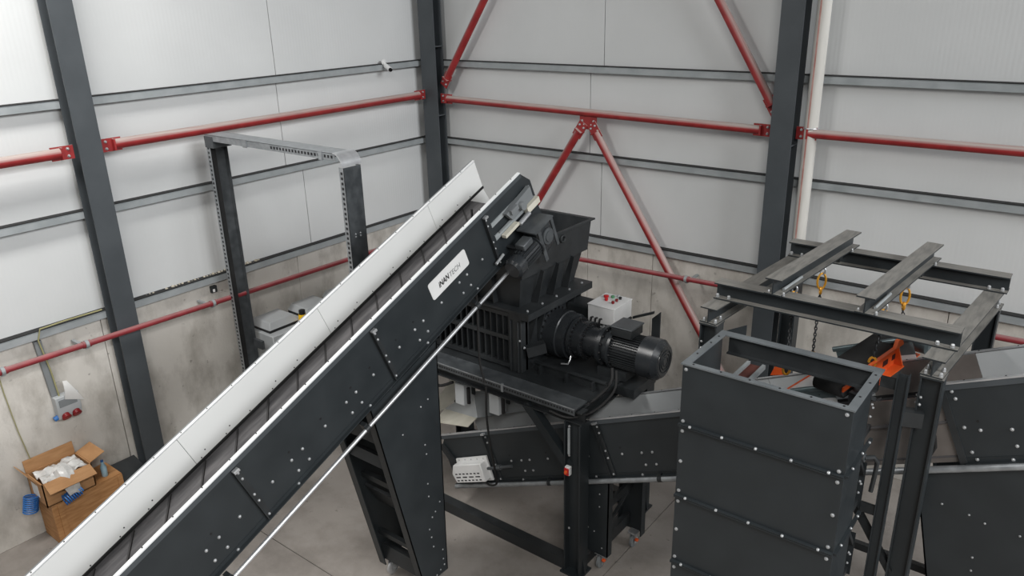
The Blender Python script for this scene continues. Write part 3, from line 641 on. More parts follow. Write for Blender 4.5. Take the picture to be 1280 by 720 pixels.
# discharge conveyor
B = thing('discharge_conveyor', 'dark discharge conveyor rising to the right from under the shredder', 'conveyor', mtx=CV2)
W2 = 0.65
bl2 = []
for s0 in (0.0, 1.12, 2.77, 5.98, 6.9): bl2 += [(s0, 0.39), (s0+0.125, 0.39), (s0, 0.52), (s0+0.125, 0.52)]
bl2 += [(0.96, 0.39), (1.52, 0.39), (2.09, 0.39), (2.53, 0.39), (5.78, 0.38), (6.5, 0.39), (1.04, 0.625), (2.10, 0.625), (2.69, 0.625), (5.93, 0.625)]
bl2 += [(5.67, 0.06), (5.68, 0.12), (5.68, 0.35), (5.68, 0.55), (5.70, 0.61)]
conveyor(B, -0.1, 7.6, W2, [(-0.1, 3.99, [(0.0, 0), (3.99, 0), (3.99, -PH), (-0.10, -PH), (-0.10, -0.12)]), (5.62, 7.6, None)],
         [0.69, 2.34, 3.96, 6.85], bl2, [(0.96, 0.32), (1.52, 0.32), (2.09, 0.32), (2.53, 0.32), (5.78, 0.31)],
         'light_grey', [1.5, 3.99, 5.74], -0.03, 0.665, [1.45, 2.9, 6.2], 'bright_steel', 0.0, 0.028, 'galvanised')
def LB(mb, name, m, parent=None, **k): return mb.build(name, m, parent or B, local=True, **k)
LB(MB().box(5.58, 5.63, -0.012, 0.01, -0.64, 0.0), 'joint_strap', 'black_steel')
LB(MB().box(3.995, 5.615, 0.035, 0.043, -0.64, -0.10), 'recessed_panel', 'steel_sheet')
LB(MB().box(4.9, 5.74, W2-0.03, W2-0.025, -0.275, -0.008), 'liner_sheet', 'steel_sheet')
g = LB(MB().prism([(0.09, -0.02, -0.30), (0.62, -0.02, -0.29), (0.62, -0.14, -0.36), (0.62, -0.14, -0.56), (0.09, -0.14, -0.56), (0.03, -0.14, -0.44)][:1] + [(0.62, -0.02, -0.29), (0.60, -0.02, -0.60), (0.03, -0.02, -0.60)], (0, -0.02, 0)), 'tail_guard', 'white_plastic', label='white slotted guard over the tail pulley')
LB(MB().prism([(0.11, -0.04, -0.34), (0.58, -0.04, -0.34), (0.57, -0.04, -0.575), (0.07, -0.04, -0.575), (0.04, -0.04, -0.45)], (0, -0.10, 0)), 'guard_box', 'white_plastic', g, bev=0.012)
sl = MB()
for r in range(3):
    for k in range(7 if r != 1 else 4):
        wd = 0.035 if r != 1 else 0.075; st = 0.064 if r != 1 else 0.112
        s = 0.10+k*st; sl.box(s, s+wd, -0.1425, -0.139, -0.45-r*0.042-0.014, -0.45-r*0.042)
LB(sl, 'guard_slots', 'print_black', g, kind='stuff')
bo = MB()
for k in range(5): bo.bolt((0.14+k*0.105, -0.04, -0.32), (0, -1, 0), 0.009, 0.006)
LB(bo, 'bolt_heads', 'bolt_zinc', g, kind='stuff')
LB(MB().cyl((0.60, -0.06, -0.44), (1.0, -0.06, -0.43), 0.018, 10).cyl((0.76, -0.06, -0.436), (0.82, -0.06, -0.434), 0.032, 6), 'tension_screw', 'zinc_dark')
LB(MB().prism([(-0.14, -0.01, -0.10), (-0.06, -0.01, -0.10), (0.06, -0.01, -0.34), (-0.02, -0.01, -0.36)], (0, -0.03, 0)), 'end_bracket', 'black_steel')
leg_pair(B, [(5.57, 1.06), (5.87, 1.19), (5.87, 0.20), (5.57, 0.20)], -3.735, -3.12, None, 'x',
         dict(r=5.76, zt=0.21, bolts=[(5.76, 0.98), (5.76, 0.82), (5.62, 0.50), (5.70, 0.48), (5.80, 0.3)], m='mid_grey', rad=0.078, brake=True),
         [('crossbar', 5.78, 0.34, 0.06, 0.14, 0), ('crossbar', 5.80, 0.80, 0.04, 0.10, 0)], skew=0.12)
MB().bar((5.78, -3.70, 0.45), (5.82, -3.14, 0.80), 0.03, 0.03).build('cross_brace', 'black_steel', B)
leg_pair(B, [(8.63, 2.42), (9.50, 2.82), (9.48, 0.20), (9.12, 0.20)], -3.735, -3.12, None, 'x',
         dict(r=9.3, zt=0.21, bolts=[(8.85, 2.18), (9.04, 2.16), (9.15, 2.13), (9.38, 2.12), (9.12, 1.80), (9.13, 1.68), (9.3, 1.2)], m='mid_grey', rad=0.078),
         [('crossbar', 9.10, 1.35, 0.06, 0.12, 0), ('crossbar', 9.2, 0.6, 0.06, 0.12, 0)])
LB(MB().tube([(5.26, 0.03, -0.22), (5.36, 0.015, -0.26), (5.43, 0.01, -0.33), (5.46, 0.01, -0.41), (5.44, 0.01, -0.50), (5.38, 0.015, -0.57), (5.28, 0.03, -0.60)], 0.012, 8), 'cable', 'black_rubber')
# white infeed tray at the tail, under the shredder
t = thing('infeed_tray', 'folded cream sheet-metal tray at the tail of the discharge conveyor', 'tray', (3.4, -3.3, 0.9))
MB().prism([(3.30, -3.66, 0.98), (3.86, -3.66, 1.10), (3.86, -3.50, 1.14), (3.24, -3.40, 1.02)], (0, 0, 0.012)).build('flap', 'cream_paint', t)
MB().prism([(3.24, -3.40, 1.03), (3.86, -3.50, 1.15), (3.70, -3.36, 1.42)], (0.006, 0.01, 0.006)).build('flap', 'light_grey', t)
MB().prism([(2.95, -3.46, 0.84), (3.24, -3.40, 1.03), (3.60, -3.12, 1.45), (3.10, -3.10, 1.30)], (-0.008, 0.008, 0.0)).build('flap', 'cream_paint', t)
MB().prism([(3.70, -3.36, 1.40), (3.88, -3.50, 1.16), (4.7, -3.40, 1.50), (4.6, -3.2, 1.72)], (0, 0.008, 0)).build('skirt', 'mid_grey', t)

# ------------------------------------------------------------------ shredder stand
t = thing('shredder_stand', 'dark steel stand with platform carrying the shredder', 'stand', (4.3, -3.1, 0))
SX0, SX1, SY0, SY1 = 2.75, 5.57, -3.90, -2.50
for x in (SX0, SX1):
    for y in (SY0, SY1):
        lg = MB().ibeam((x, y, 0.02), (x, y, 1.88), 0.17, 0.20, 0.016, 0.014, (1, 0, 0)).box(x-0.13, x+0.13, y-0.12, y+0.12, 0, 0.02).build('leg', 'anthracite', t)
        for q in (-1, 1): MB().prism([(x+q*0.10, y-0.012, 0.02), (x+q*0.13, y-0.012, 0.02), (x+q*0.10, y-0.012, 0.2)], (0, 0.024, 0)).build('foot_gusset', 'anthracite', lg)
for y in (SY0, SY1):
    MB().box(SX0+0.1, SX1-0.1, y-0.06, y+0.06, 0.0, 0.14).build('floor_beam', 'black_steel', t)
    MB().ibeam((SX0-0.2, y, 1.95), (SX1+0.1, y, 1.95), 0.12, 0.14).build('top_beam', 'black_steel', t)
for x in (SX0, SX1):
    MB().ibeam((x, SY0+0.07, 1.95), (x, SY1-0.07, 1.95), 0.12, 0.14).build('top_beam', 'black_steel', t)
    s = -1 if x > 4 else 1
    MB().bar((x+s*0.62, SY0, 1.90), (x+s*0.08, SY0, 1.33), 0.10, 0.10, (0, 1, 0)).build('diagonal_brace', 'anthracite', t)
MB().box(SX1-0.05, SX1+0.05, SY0+0.1, SY1-0.1, 0.0, 0.12).build('floor_beam', 'black_steel', t)
MB().box(SX0-0.1, 5.62, -3.74, -2.25, 2.022, 2.05).build('platform_plate', 'black_steel', t)
MB().box(5.622, 5.88, -3.28, -2.80, 1.95, 2.05).build('platform_bracket', 'black_steel', t)
ge = MB().box(SX0-0.1, 5.60, -3.98, -3.742, 2.03, 2.048).box(SX0-0.1, 5.60, -3.985, -3.98, 1.985, 2.055).build('tray_edge', 'zinc_dark', t)
MB().box(SX0-0.1, 5.60, -3.988, -3.979, 2.05, 2.06).build('tray_lip', 'galvanised', ge)
hl = MB(); x = 3.4
while x < 5.58:
    hl.box(x, x+0.018, -3.9875, -3.985, 2.012, 2.032); x += 0.036
hl.build('edge_holes', 'print_black', ge, kind='stuff')
MB().box(4.66, 4.685, -3.992, -3.97, 1.975, 2.07).build('tray_joint', 'galvanised', ge)
sw = MB().box(5.52, 5.58, -4.045, -4.0, 1.30, 1.40).build('isolator_switch', 'white_plastic', t, bev=0.006)
MB().box(5.525, 5.575, -4.06, -4.045, 1.31, 1.385).build('switch_plate', 'red_plastic', sw)
MB().cyl((5.55, -4.06, 1.35), (5.55, -4.075, 1.35), 0.018, 12).build('switch_knob', 'orange_paint', sw)
MB().cyl((5.55, -4.01, 1.54), (5.55, -4.01, 1.84), 0.014, 10).build('conduit_rod', 'galvanised_dull', t)
bo = MB()
for z in (1.52, 1.86, 0.62): bo.bolt((5.55, -4.0, z), (0, -1, 0), 0.014, 0.012)
bo.build('bolt_heads', 'bolt_zinc', t, kind='stuff')
for nm, x0, z0, lab in (('junction_box', 3.86, 1.52, 'grey junction box below the platform edge, nearer the conveyor leg'), ('junction_box', 4.37, 1.56, 'grey junction box below the middle of the platform edge')):
    j = thing(nm, lab, 'junction box', (x0+0.07, -3.78, z0), group='grey junction boxes under the platform')
    MB().box(x0, x0+0.14, -3.86, -3.72, z0, z0+0.27).build('housing', 'light_grey', j, bev=0.01)
    MB().cyl((x0+0.16, -3.80, z0+0.02), (x0+0.16, -3.80, z0+0.22), 0.022, 8).build('cable_gland', 'print_black', j)
    MB().box(x0-0.01, x0+0.18, -3.72, -3.70, z0+0.1, 1.885).build('mounting_plate', 'black_steel', j)
def cable(pts, r, label, m='black_rubber', grp='black power cables'):
    # smooth the polyline
    P = [Vector(p) for p in pts]; out = []
    for i in range(len(P)-1):
        p0 = P[max(i-1, 0)]; p1 = P[i]; p2 = P[i+1]; p3 = P[min(i+2, len(P)-1)]
        for k in range(6):
            u = k/6; out.append(0.5*((2*p1)+(p2-p0)*u+(2*p0-5*p1+4*p2-p3)*u*u+(3*p1-p0-3*p2+p3)*u**3))
    out.append(P[-1])
    return solid('power_cable', MB().tube(out, r, 8), m, label, 'cable', P[0], grp)
cable([(4.48, -4.02, 2.0), (4.47, -4.02, 1.6), (4.50, -4.0, 1.2), (4.49, -3.92, 0.80), (4.42, -3.84, 0.62), (4.30, -3.83, 0.56), (4.20, -3.83, 0.62), (4.22, -3.84, 0.72)], 0.012, 'black power cable dropping from the platform edge to the guard')
cable([(3.55, -3.9, 1.93), (3.58, -3.92, 1.78), (3.68, -3.92, 1.72), (3.86, -3.88, 1.80)], 0.018, 'short black cable sagging into the first junction box')
cable([(4.36, -4.0, 3.95), (4.37, -4.0, 3.4), (4.38, -4.0, 2.8), (4.40, -4.02, 2.3), (4.46, -4.02, 2.04)], 0.012, 'black cable hanging from the conveyor motor past the grille')
cable([(5.62, -3.30, 2.25), (5.66, -3.40, 2.12), (5.62, -3.70, 2.03), (5.50, -3.90, 1.98), (5.30, -3.94, 1.98)], 0.016, 'thick black cable curving from the motor over the platform corner')
cable([(5.66, -3.28, 2.22), (5.72, -3.42, 2.06), (5.68, -3.74, 1.96), (5.52, -3.96, 1.93), (5.30, -3.99, 1.95)], 0.014, 'second black cable hanging below the motor at the platform corner')

# ------------------------------------------------------------------ shredder
t = thing('shredder', 'black industrial shredder with open hopper, gearbox and electric motor', 'shredder', (4.0, -3.05, 2.05))
BX0, BX1, BY0, BY1, BZ0, BZ1 = 3.30, 4.68, -3.62, -2.48, 2.05, 2.76
MB().box(BX0, BX1, BY0+0.06, BY1, BZ0, BZ1).build('body', 'black_steel', t)
for z in (2.07, 2.40, 2.68): MB().box(BX0, BX1-0.16, BY0-0.01, BY0+0.06, z, z+0.05).build('grille_rail', 'black_steel', t)
gm = MB().box(0, 0.016, BY0, BY0+0.05, 2.12, 2.68)
for k in range(14):
    MB().box(BX0+0.05+k*0.088, BX0+0.066+k*0.088, BY0, BY0+0.055, 2.12, 2.68).build('grille_bar', 'black_steel', t)
MB().box(BX1-0.18, BX1, BY0-0.02, BY0+0.10, BZ0, BZ1).box(BX1-0.15, BX1-0.13, BY0-0.04, BY0-0.02, BZ0, BZ1-0.1).box(BX1-0.05, BX1-0.03, BY0-0.04, BY0-0.02, BZ0, BZ1-0.1).build('front_post', 'black_steel', t, bev=0.006)
MB().box(BX1-0.18, BX1, BY1-0.10, BY1+0.02, BZ0, BZ1).build('rear_post', 'black_steel', t)
MB().box(BX0-0.06, BX1+0.13, BY0-0.06, BY1+0.06, BZ1, BZ1+0.03).build('hopper_flange', 'black_steel', t)
MB().box(BX1+0.01, BX1+0.13, BY0-0.06, BY1+0.06, BZ1-0.05, BZ1-0.001).build('flange_edge', 'black_steel', t)
for y in (BY0+0.12, -3.35, -2.75): MB().prism([(BX1, y, BZ1-0.02), (BX1+0.12, y, BZ1-0.02), (BX1, y, BZ1-0.42)], (0, 0.02, 0)).build('gusset', 'black_steel', t)
MB().bar((BX1+0.02, BY0+0.04, 2.30), (BX1+0.16, BY0+0.20, 2.34), 0.10, 0.12).build('gearbox_bracket', 'black_steel', t)
bo = MB()
for y in (-3.60, -3.33, -3.06, -2.80, -2.54): bo.bolt((BX1+0.06, y, BZ1+0.03), (0, 0, 1), 0.016, 0.016)
bo.bolt((BX1+0.02, BY0+0.0, 2.36), (1, 0, 0), 0.016, 0.016).bolt((BX1-0.02, BY0-0.02, 2.44), (0, -1, 0), 0.014, 0.014)
bo.build('bolt_heads', 'bolt_zinc', t, kind='stuff')
# hopper
def shell(lo, hi, th=0.012):
    """four-sided open funnel between rectangles lo and hi = (x0,x1,y0,y1,z)"""
    mb = MB()
    def rect(q, d): x0, x1, y0, y1, z = q; return [(x0+d, y0+d, z), (x1-d, y0+d, z), (x1-d, y1-d, z), (x0+d, y1-d, z)]
    a, b, c, d = rect(lo, 0), rect(hi, 0), rect(lo, th), rect(hi, th)
    v = a+b+c+d; f = []
    for i in range(4):
        j = (i+1) % 4; f += [(i, j, 4+j, 4+i), (8+j, 8+i, 12+i, 12+j), (4+i, 4+j, 12+j, 12+i), (j, i, 8+i, 8+j)]
    return mb.add(v, f)
hop = shell((3.38, 4.60, -3.56, -2.50, 2.79), (3.28, 4.69, -3.64, -2.44, 3.20)).build('hopper', 'black_steel', t)
shell((3.24, 4.735, -3.68, -2.42, 3.17), (3.21, 4.77, -3.72, -2.40, 3.53)).build('hopper_extension', 'black_steel', hop)
mb = MB()
for (x0, x1, y0, y1) in ((3.18, 4.80, -3.76, -3.71), (3.18, 4.80, -2.41, -2.36), (3.18, 3.22, -3.71, -2.41), (4.76, 4.80, -3.71, -2.41)): mb.box(x0, x1, y0, y1, 3.525, 3.545)
mb.build('hopper_rim', 'black_steel', hop, bev=0.004)
for y in (-3.35, -3.06, -2.77):
    MB().prism([(4.60, y, 2.80), (4.70, y, 2.80), (4.78, y, 3.18), (4.74, y, 3.19)], (0, 0.012, 0)).build('rib', 'black_steel', hop)
for x in (3.7, 4.0, 4.3):
    MB().prism([(x, -3.56, 2.80), (x, -3.64, 2.80), (x, -3.68, 3.18), (x, -3.65, 3.19)], (0.012, 0, 0)).build('rib', 'black_steel', hop)
MB().torus((4.775, -2.98, 3.45), (0, 1, 0), (0, 0, 1), 0.04, 0.035, 0.013).build('lifting_eye', 'black_steel', hop)
# drive train along +x
ay, az = -3.05, 2.36
gb = MB().lathe((BX1, ay, az), (1, 0, 0), [(0, 0.295), (0.03, 0.295), (0.035, 0.265), (0.20, 0.275), (0.21, 0.262), (0.31, 0.262)], 36).build('gearbox', 'gloss_black', t)
MB().lathe((BX1+0.31, ay, az), (1, 0, 0), [(0, 0.215), (0.02, 0.235), (0.06, 0.235), (0.065, 0.205), (0.16, 0.205), (0.165, 0.215), (0.19, 0.215), (0.195, 0.165), (0.33, 0.165), (0.335, 0.18), (0.38, 0.18)], 36).build('planetary_stage', 'gloss_black', gb)
def bolt_ring(x, R, n, parent, r=0.012):
    bo = MB()
    for i in range(n):
        a = 2*math.pi*i/n; bo.cyl((x, ay+R*math.cos(a), az+R*math.sin(a)), (x+0.018, ay+R*math.cos(a), az+R*math.sin(a)), r, 6)
    bo.build('bolt_ring', 'print_black', parent, kind='stuff')
bolt_ring(BX1+0.37, 0.22, 28, gb); bolt_ring(BX1+0.50, 0.19, 28, gb); bolt_ring(BX1+0.035, 0.28, 24, gb)
MB().tube([(BX1+0.36, ay-0.16, az-0.15), (BX1+0.37, ay-0.20, az-0.20), (BX1+0.36, ay-0.22, az-0.24), (BX1+0.28, ay-0.24, az-0.25)], 0.01, 8).build('drain_pipe_stub', 'bright_steel', gb)
MB().lathe((BX1+0.690, ay, az), (1, 0, 0), [(0, 0.18), (0.01, 0.225), (0.05, 0.225), (0.055, 0.19), (0.13, 0.20), (0.135, 0.225), (0.165, 0.225)], 36).build('motor_flange', 'gloss_black', gb)
bolt_ring(BX1+0.74, 0.205, 14, gb, 0.014); bolt_ring(BX1+0.855, 0.205, 14, gb, 0.012)
mo = MB().lathe((BX1+0.855, ay, az), (1, 0, 0), [(0, 0.195), (0.01, 0.175), (0.36, 0.175)], 36).build('motor', 'gloss_black', t)
fi = MB()
for i in range(44):
    a = 2*math.pi*i/44; ca, sa = math.cos(a), math.sin(a)
    fi.bar((BX1+0.87, ay+0.19*ca, az+0.19*sa), (BX1+1.19, ay+0.19*ca, az+0.19*sa), 0.006, 0.034, (0, ca, sa))
fi.build('cooling_fins', 'black_steel', mo, kind='stuff')
MB().lathe((BX1+1.190, ay, az), (1, 0, 0), [(0, 0.222), (0.17, 0.222), (0.225, 0.175), (0.228, 0.16), (0.232, 0.158), (0.236, 0.02)], 40).build('fan_cowl', 'gloss_black', mo)
cg = MB()
for R in (0.05, 0.085, 0.12): cg.torus((BX1+1.427, ay, az), (0, 1, 0), (0, 0, 1), R, R, 0.005, 24, 5)
cg.build('cowl_grille', 'black_steel', mo)
tb = MB().box(BX1+0.85, BX1+1.09, ay-0.14, ay+0.12, az+0.20, az+0.30).build('terminal_box', 'black_steel', mo, bev=0.012)
MB().box(BX1+0.84, BX1+1.10, ay-0.15, ay+0.13, az+0.30, az+0.32).build('terminal_lid', 'mid_grey' if False else 'zinc_dark', tb, bev=0.008)
bp = MB().box(BX1+0.06, BX1+0.98, ay-0.42, ay+0.32, 2.05, 2.075).box(BX1+0.06, BX1+0.98, ay-0.43, ay-0.415, 2.05, 2.16).box(BX1+0.06, BX1+0.98, ay-0.46, ay-0.415, 2.15, 2.165).build('base_plate', 'black_steel', t)
for k in range(3): MB().box(BX1+0.16+0.34*k, BX1+0.18+0.34*k, ay-0.50, ay-0.43, 2.05, 2.15).build('base_rib', 'black_steel', bp)
MB().box(BX1+0.70, BX1+1.05, ay-0.16, ay+0.16, 2.075, 2.17).build('motor_foot', 'black_steel', mo)
# second drive behind, mostly hidden
g2 = MB().box(BX1, BX1+0.55, -2.78, -2.50, 2.2, 2.62).build('rear_drive_housing', 'black_steel', t, bev=0.02)
MB().prism([(5.62, -2.45, 2.05), (5.72, -2.45, 2.05), (5.72, -2.45, 2.62), (5.62, -2.45, 2.52)], (0, 0.02, 0)).prism([(5.40, -2.5, 2.48), (5.66, -2.5, 2.60), (5.66, -2.5, 2.63), (5.40, -2.5, 2.51)], (0, 0.03, 0)).build('rear_bracket', 'black_steel', t)
mf = MB()
for k in range(4): mf.cyl((5.02+k*0.07, -2.83, 2.42), (5.02+k*0.07, -2.83, 2.50+0.02*(k % 2)), 0.018, 8)
mf.cyl((4.98, -2.85, 2.46), (5.30, -2.85, 2.46), 0.016, 8)
mf.build('hydraulic_fittings', 'bolt_zinc', t)

# ------------------------------------------------------------------ white control box
t = thing('control_box', 'white push-button control box mounted behind the gearbox', 'control box', (5.2, -2.66, 2.48))
CX0, CX1, CY0, CY1, CZ0, CZ1 = 5.03, 5.37, -2.86, -2.47, 2.50, 2.71
MB().box(CX0, CX1, CY0, CY1, CZ0, CZ1-0.012).build('housing', 'white_plastic', t, bev=0.006)
MB().box(CX0-0.006, CX1+0.006, CY0-0.006, CY1+0.006, CZ1-0.012, CZ1).build('lid', 'white_plastic', t, bev=0.004)
for (x, y, m, r) in ((5.11, -2.60, 'red_plastic', 0.03), (5.16, -2.68, 'red_plastic', 0.02), (5.18, -2.57, 'green_plastic', 0.022), (5.27, -2.72, 'dark_red', 0.018), (5.27, -2.64, 'dark_red', 0.018), (5.27, -2.56, 'print_black', 0.018), (5.22, -2.52, 'light_grey', 0.018)):
    MB().lathe((x, y, CZ1), (0, 0, 1), [(0, r*0.8), (0.012, r*0.8), (0.014, r), (0.026, r), (0.03, r*0.7)], 14).build('push_button', m, t)
for k in range(3):
    MB().tube([(5.10+k*0.055, CY0, 2.56), (5.10+k*0.055, CY0-0.035, 2.57), (5.10+k*0.055, CY0-0.05, 2.52), (5.10+k*0.055, CY0-0.03, 2.42)], 0.012, 8).build('cable_gland', 'print_black', t)
MB().box(CX0+0.1, CX1-0.1, CY0+0.1, CY1-0.1, 2.05, CZ0).build('stand_post', 'black_steel', t)
MB().box(CX0+0.02, CX1+0.02, CY0+0.02, CY1-0.02, CZ0-0.02, CZ0).build('shelf', 'black_steel', t)

# ------------------------------------------------------------------ chute tower
t = thing('chute_tower', 'tall dark sheet-steel chute tower of three bolted sections in the foreground', 'chute', (7.7, -4.4, 0))
TX0, TX1, TY0, TY1, TZ = 7.09, 8.34, -4.76, -4.04, 3.30
zs = [3.30, 2.78, 2.125, 1.47, 0.75]
for k in range(4):
    z1, z0 = zs[k], zs[k+1]; off = 0.0
    fp = MB().box(TX0, TX1, TY0, TY0+0.008, z0+0.01, z1-0.004).build('front_panel', 'anthracite', t, bev=0.002)
    MB().box(TX0, TX1, TY0-0.028, TY0, z0+0.008, z0+0.016).box(TX0, TX1, TY0-0.028, TY0, z0-0.006, z0+0.003).build('section_flange', 'anthracite', fp)
    bo = MB()
    for i in range(5):
        x = TX0+0.10+i*(TX1-TX0-0.2)/4
        bo.bolt((x, TY0-0.024, z0+0.012), (0, -0.3, 1), 0.014, 0.014)
    for x in (TX0+0.03, TX1-0.04):
        for f in (0.08, 0.5, 0.92) if k else (0.07, 0.93): bo.bolt((x, TY0, z0+(z1-z0)*f), (0, -1, 0), 0.016, 0.013)
    bo.build('bolt_heads', 'bolt_zinc', fp, kind='stuff')
    MB().box(TX0, TX0+0.008, TY0+0.008, TY1-0.02, z0+0.01, z1-0.004).build('side_panel', 'anthracite', t)
    rp = MB().box(TX1-0.008, TX1, TY0+0.008, TY0+0.46, z0+0.01, z1-0.004).box(TX1-0.05, TX1, TY0+0.455, TY0+0.465, z0+0.01, z1-0.004).build('side_panel', 'anthracite', t)
    MB().box(TX1, TX1+0.026, TY0, TY0+0.62, z0+0.008, z0+0.016).box(TX1, TX1+0.026, TY0, TY0+0.62, z0-0.006, z0+0.003).build('section_flange', 'anthracite', rp)
    bo = MB()
    for y in (TY0+0.12, TY0+0.36, TY0+0.54): bo.bolt((TX1+0.02, y, z0+0.014), (0.3, 0, 1), 0.012, 0.012)
    for y, z in ((TY0+0.50, 0.35), (TY0+0.55, 0.30), (TY0+0.50, 0.25)): bo.bolt((TX1+0.002, y, z0+z), (1, 0, 0), 0.011, 0.012)
    bo.build('bolt_heads', 'bolt_zinc', rp, kind='stuff')
    MB().bar((TX1-0.03, TY0+0.47, z1-0.10), (TX1-0.03, TY1-0.03, z0+0.30), 0.03, 0.05, (1, 0, 0)).build('side_brace', 'black_steel', t)
    MB().box(TX1-0.06, TX1-0.02, TY0+0.46, TY1, z0+0.02, z0+0.07).build('side_crosspiece', 'black_steel', t)
    if k: MB().box(TX0, TX1, TY1-0.03, TY1-0.022, z0, z1-0.25).build('rear_panel', 'anthracite', t)
fw_ = 0.05
for a in ((TX0-0.01, TX1+0.01, TY0-0.012, TY0+fw_-0.01), (TX0-0.01, TX0+fw_, TY0+fw_-0.01, TY1-fw_), (TX1-fw_, TX1+0.01, TY0+fw_-0.01, TY1-fw_), (TX0-0.01, TX1+0.01, TY1-fw_, TY1+0.03)):
    MB().box(*a, TZ, TZ+0.012).build('top_rail', 'rail_paint', t)
MB().box(TX0+0.07, TX1-0.01, TY1-0.012, TY1, TZ-0.15, TZ).box(TX0+0.07, TX1-0.01, TY1-0.05, TY1, TZ-0.155, TZ-0.143).build('rear_rail', 'black_steel', t)
bo = MB()
for i in range(6): bo.cyl((TX0+0.08+i*0.22, TY0+0.015, TZ+0.012), (TX0+0.08+i*0.22, TY0+0.015, TZ+0.016), 0.008, 8)
for y in (-4.55, -4.3, -4.15): bo.cyl((TX0+0.02, y, TZ+0.012), (TX0+0.02, y, TZ+0.016), 0.008, 8).cyl((TX1-0.02, y, TZ+0.012), (TX1-0.02, y, TZ+0.016), 0.008, 8)
bo.build('rivets', 'print_black', t, kind='stuff')
MB().prism([(TX0+0.02, TY1+0.035, TZ+0.01), (TX0+0.19, TY1+0.035, TZ+0.01), (TX0+0.19, TY1+0.035, TZ+0.10)], (0, 0.006, 0)).build('corner_plate', 'anthracite', t)
po = MB().ibeam((8.49, -4.07, 0), (8.49, -4.07, 3.335), 0.075, 0.08, 0.008, 0.008, (1, 0, 0)).build('rear_post', 'anthracite', t)
for z in (3.2, 2.1, 1.3): MB().box(TX1, 8.46, -4.08, -4.05, z, z+0.08).build('post_bracket', 'black_steel', po)
MB().ibeam((7.10, -4.72, 0), (7.10, -4.72, 0.75), 0.075, 0.08, 0.008, 0.008, (1, 0, 0)).build('foot', 'anthracite', t)
MB().ibeam((8.29, -4.72, 0), (8.29, -4.72, 0.75), 0.075, 0.08, 0.008, 0.008, (1, 0, 0)).build('foot', 'anthracite', t)
MB().ibeam((7.20, -4.08, 0), (7.20, -4.08, 1.5), 0.075, 0.08, 0.008, 0.008, (1, 0, 0)).build('foot', 'anthracite', t)
t = thing('bent_chute_pipe', 'short bent grey pipe beside the right face of the chute tower', 'pipe', (8.42, -4.2, 2.4))
MB().tube([(8.345, -4.22, 2.66), (8.40, -4.18, 2.665), (8.425, -4.16, 2.62), (8.42, -4.15, 2.5), (8.41, -4.15, 2.35)], 0.018, 10).build('pipe', 'black_steel', t)
MB().cyl((8.341, -4.22, 2.66), (8.35, -4.22, 2.66), 0.035, 12).build('pipe_flange', 'zinc_dark', t)

# ------------------------------------------------------------------ hoist frame
t = thing('hoist_frame', 'dark steel I-beam hoist frame standing over the discharge conveyor', 'frame', (7.8, -3.0, 0))
HX0, HX1, HY0, HY1 = 6.95, 8.66, -3.93, -2.26
SK = 0.12                                                        # the frame stands a little out of square
for x in (HX0, HX1):
    for y in (HY0, HY1):
        xp = x + (SK if y == HY1 else 0)
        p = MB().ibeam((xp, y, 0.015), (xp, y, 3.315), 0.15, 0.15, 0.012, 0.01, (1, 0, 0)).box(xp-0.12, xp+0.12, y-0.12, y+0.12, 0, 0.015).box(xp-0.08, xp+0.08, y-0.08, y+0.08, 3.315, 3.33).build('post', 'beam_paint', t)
        bo = MB()
        for dx in (-0.05, 0.05):
            for dy in (-0.05, 0.05): bo.bolt((xp+dx, y+dy, 3.345), (0, 0, 1), 0.016, 0.03)
        for z in (3.10, 3.16): bo.bolt((xp-0.05, y-0.075, z), (0, -1, 0), 0.012, 0.012).bolt((xp-0.075, y-0.05, z), (-1, 0, 0), 0.012, 0.012)
        bo.build('bolt_heads', 'bolt_zinc', p, kind='stuff')
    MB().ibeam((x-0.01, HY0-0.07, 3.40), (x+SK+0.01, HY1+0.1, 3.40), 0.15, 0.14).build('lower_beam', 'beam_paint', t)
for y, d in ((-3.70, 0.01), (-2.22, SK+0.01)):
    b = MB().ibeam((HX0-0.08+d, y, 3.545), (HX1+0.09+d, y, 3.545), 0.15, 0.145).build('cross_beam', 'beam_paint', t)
    bo = MB()
    for x in (HX0-0.05, HX0+0.05, HX1-0.05, HX1+0.05): bo.bolt((x+d, y-0.055, 3.49), (0, 0, 1), 0.018, 0.03)
    for x in (7.34, 7.46, 8.04, 8.17): bo.bolt((x+d, y-0.06, 3.62), (0, 0, 1), 0.014, 0.03)
    bo.build('bolt_heads', 'bolt_zinc', b, kind='stuff')
for x in (7.39, 8.10):
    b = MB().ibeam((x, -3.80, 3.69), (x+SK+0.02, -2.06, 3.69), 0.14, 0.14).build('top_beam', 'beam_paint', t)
    for y in (-3.59, -2.36): MB().box(x-0.03+SK*(y+3.8)/1.74, x+0.03+SK*(y+3.8)/1.74, y-0.035, y+0.06, 3.53, 3.62).build('beam_clip', 'black_steel', b)
    MB().cyl((x+0.05, -3.68, 3.645), (x+0.07, -3.30, 3.645), 0.012, 8).build('clamp_rod', 'galvanised_dull', b)
for y in (HY0, HY1):
    d = SK if y == HY1 else 0
    MB().bar((HX0+d+0.08, y, 0.45), (HX1+d-0.08, y, 0.45), 0.06, 0.08).build('tie_bar', 'black_steel', t)
for x in (HX0, HX1):
    MB().bar((x, HY0+0.08, 2.35), (x+SK, HY1-0.08, 1.2), 0.06, 0.08).build('side_brace', 'black_steel', t)
MB().bar((8.60, -3.93, 1.55), (8.20, -3.93, 2.15), 0.05, 0.06, (0, 1, 0)).build('knee_brace', 'black_steel', t)
MB().bar((8.64, -3.98, 2.98), (8.51, -4.03, 2.98), 0.09, 0.12).build('post_link', 'black_steel', t)

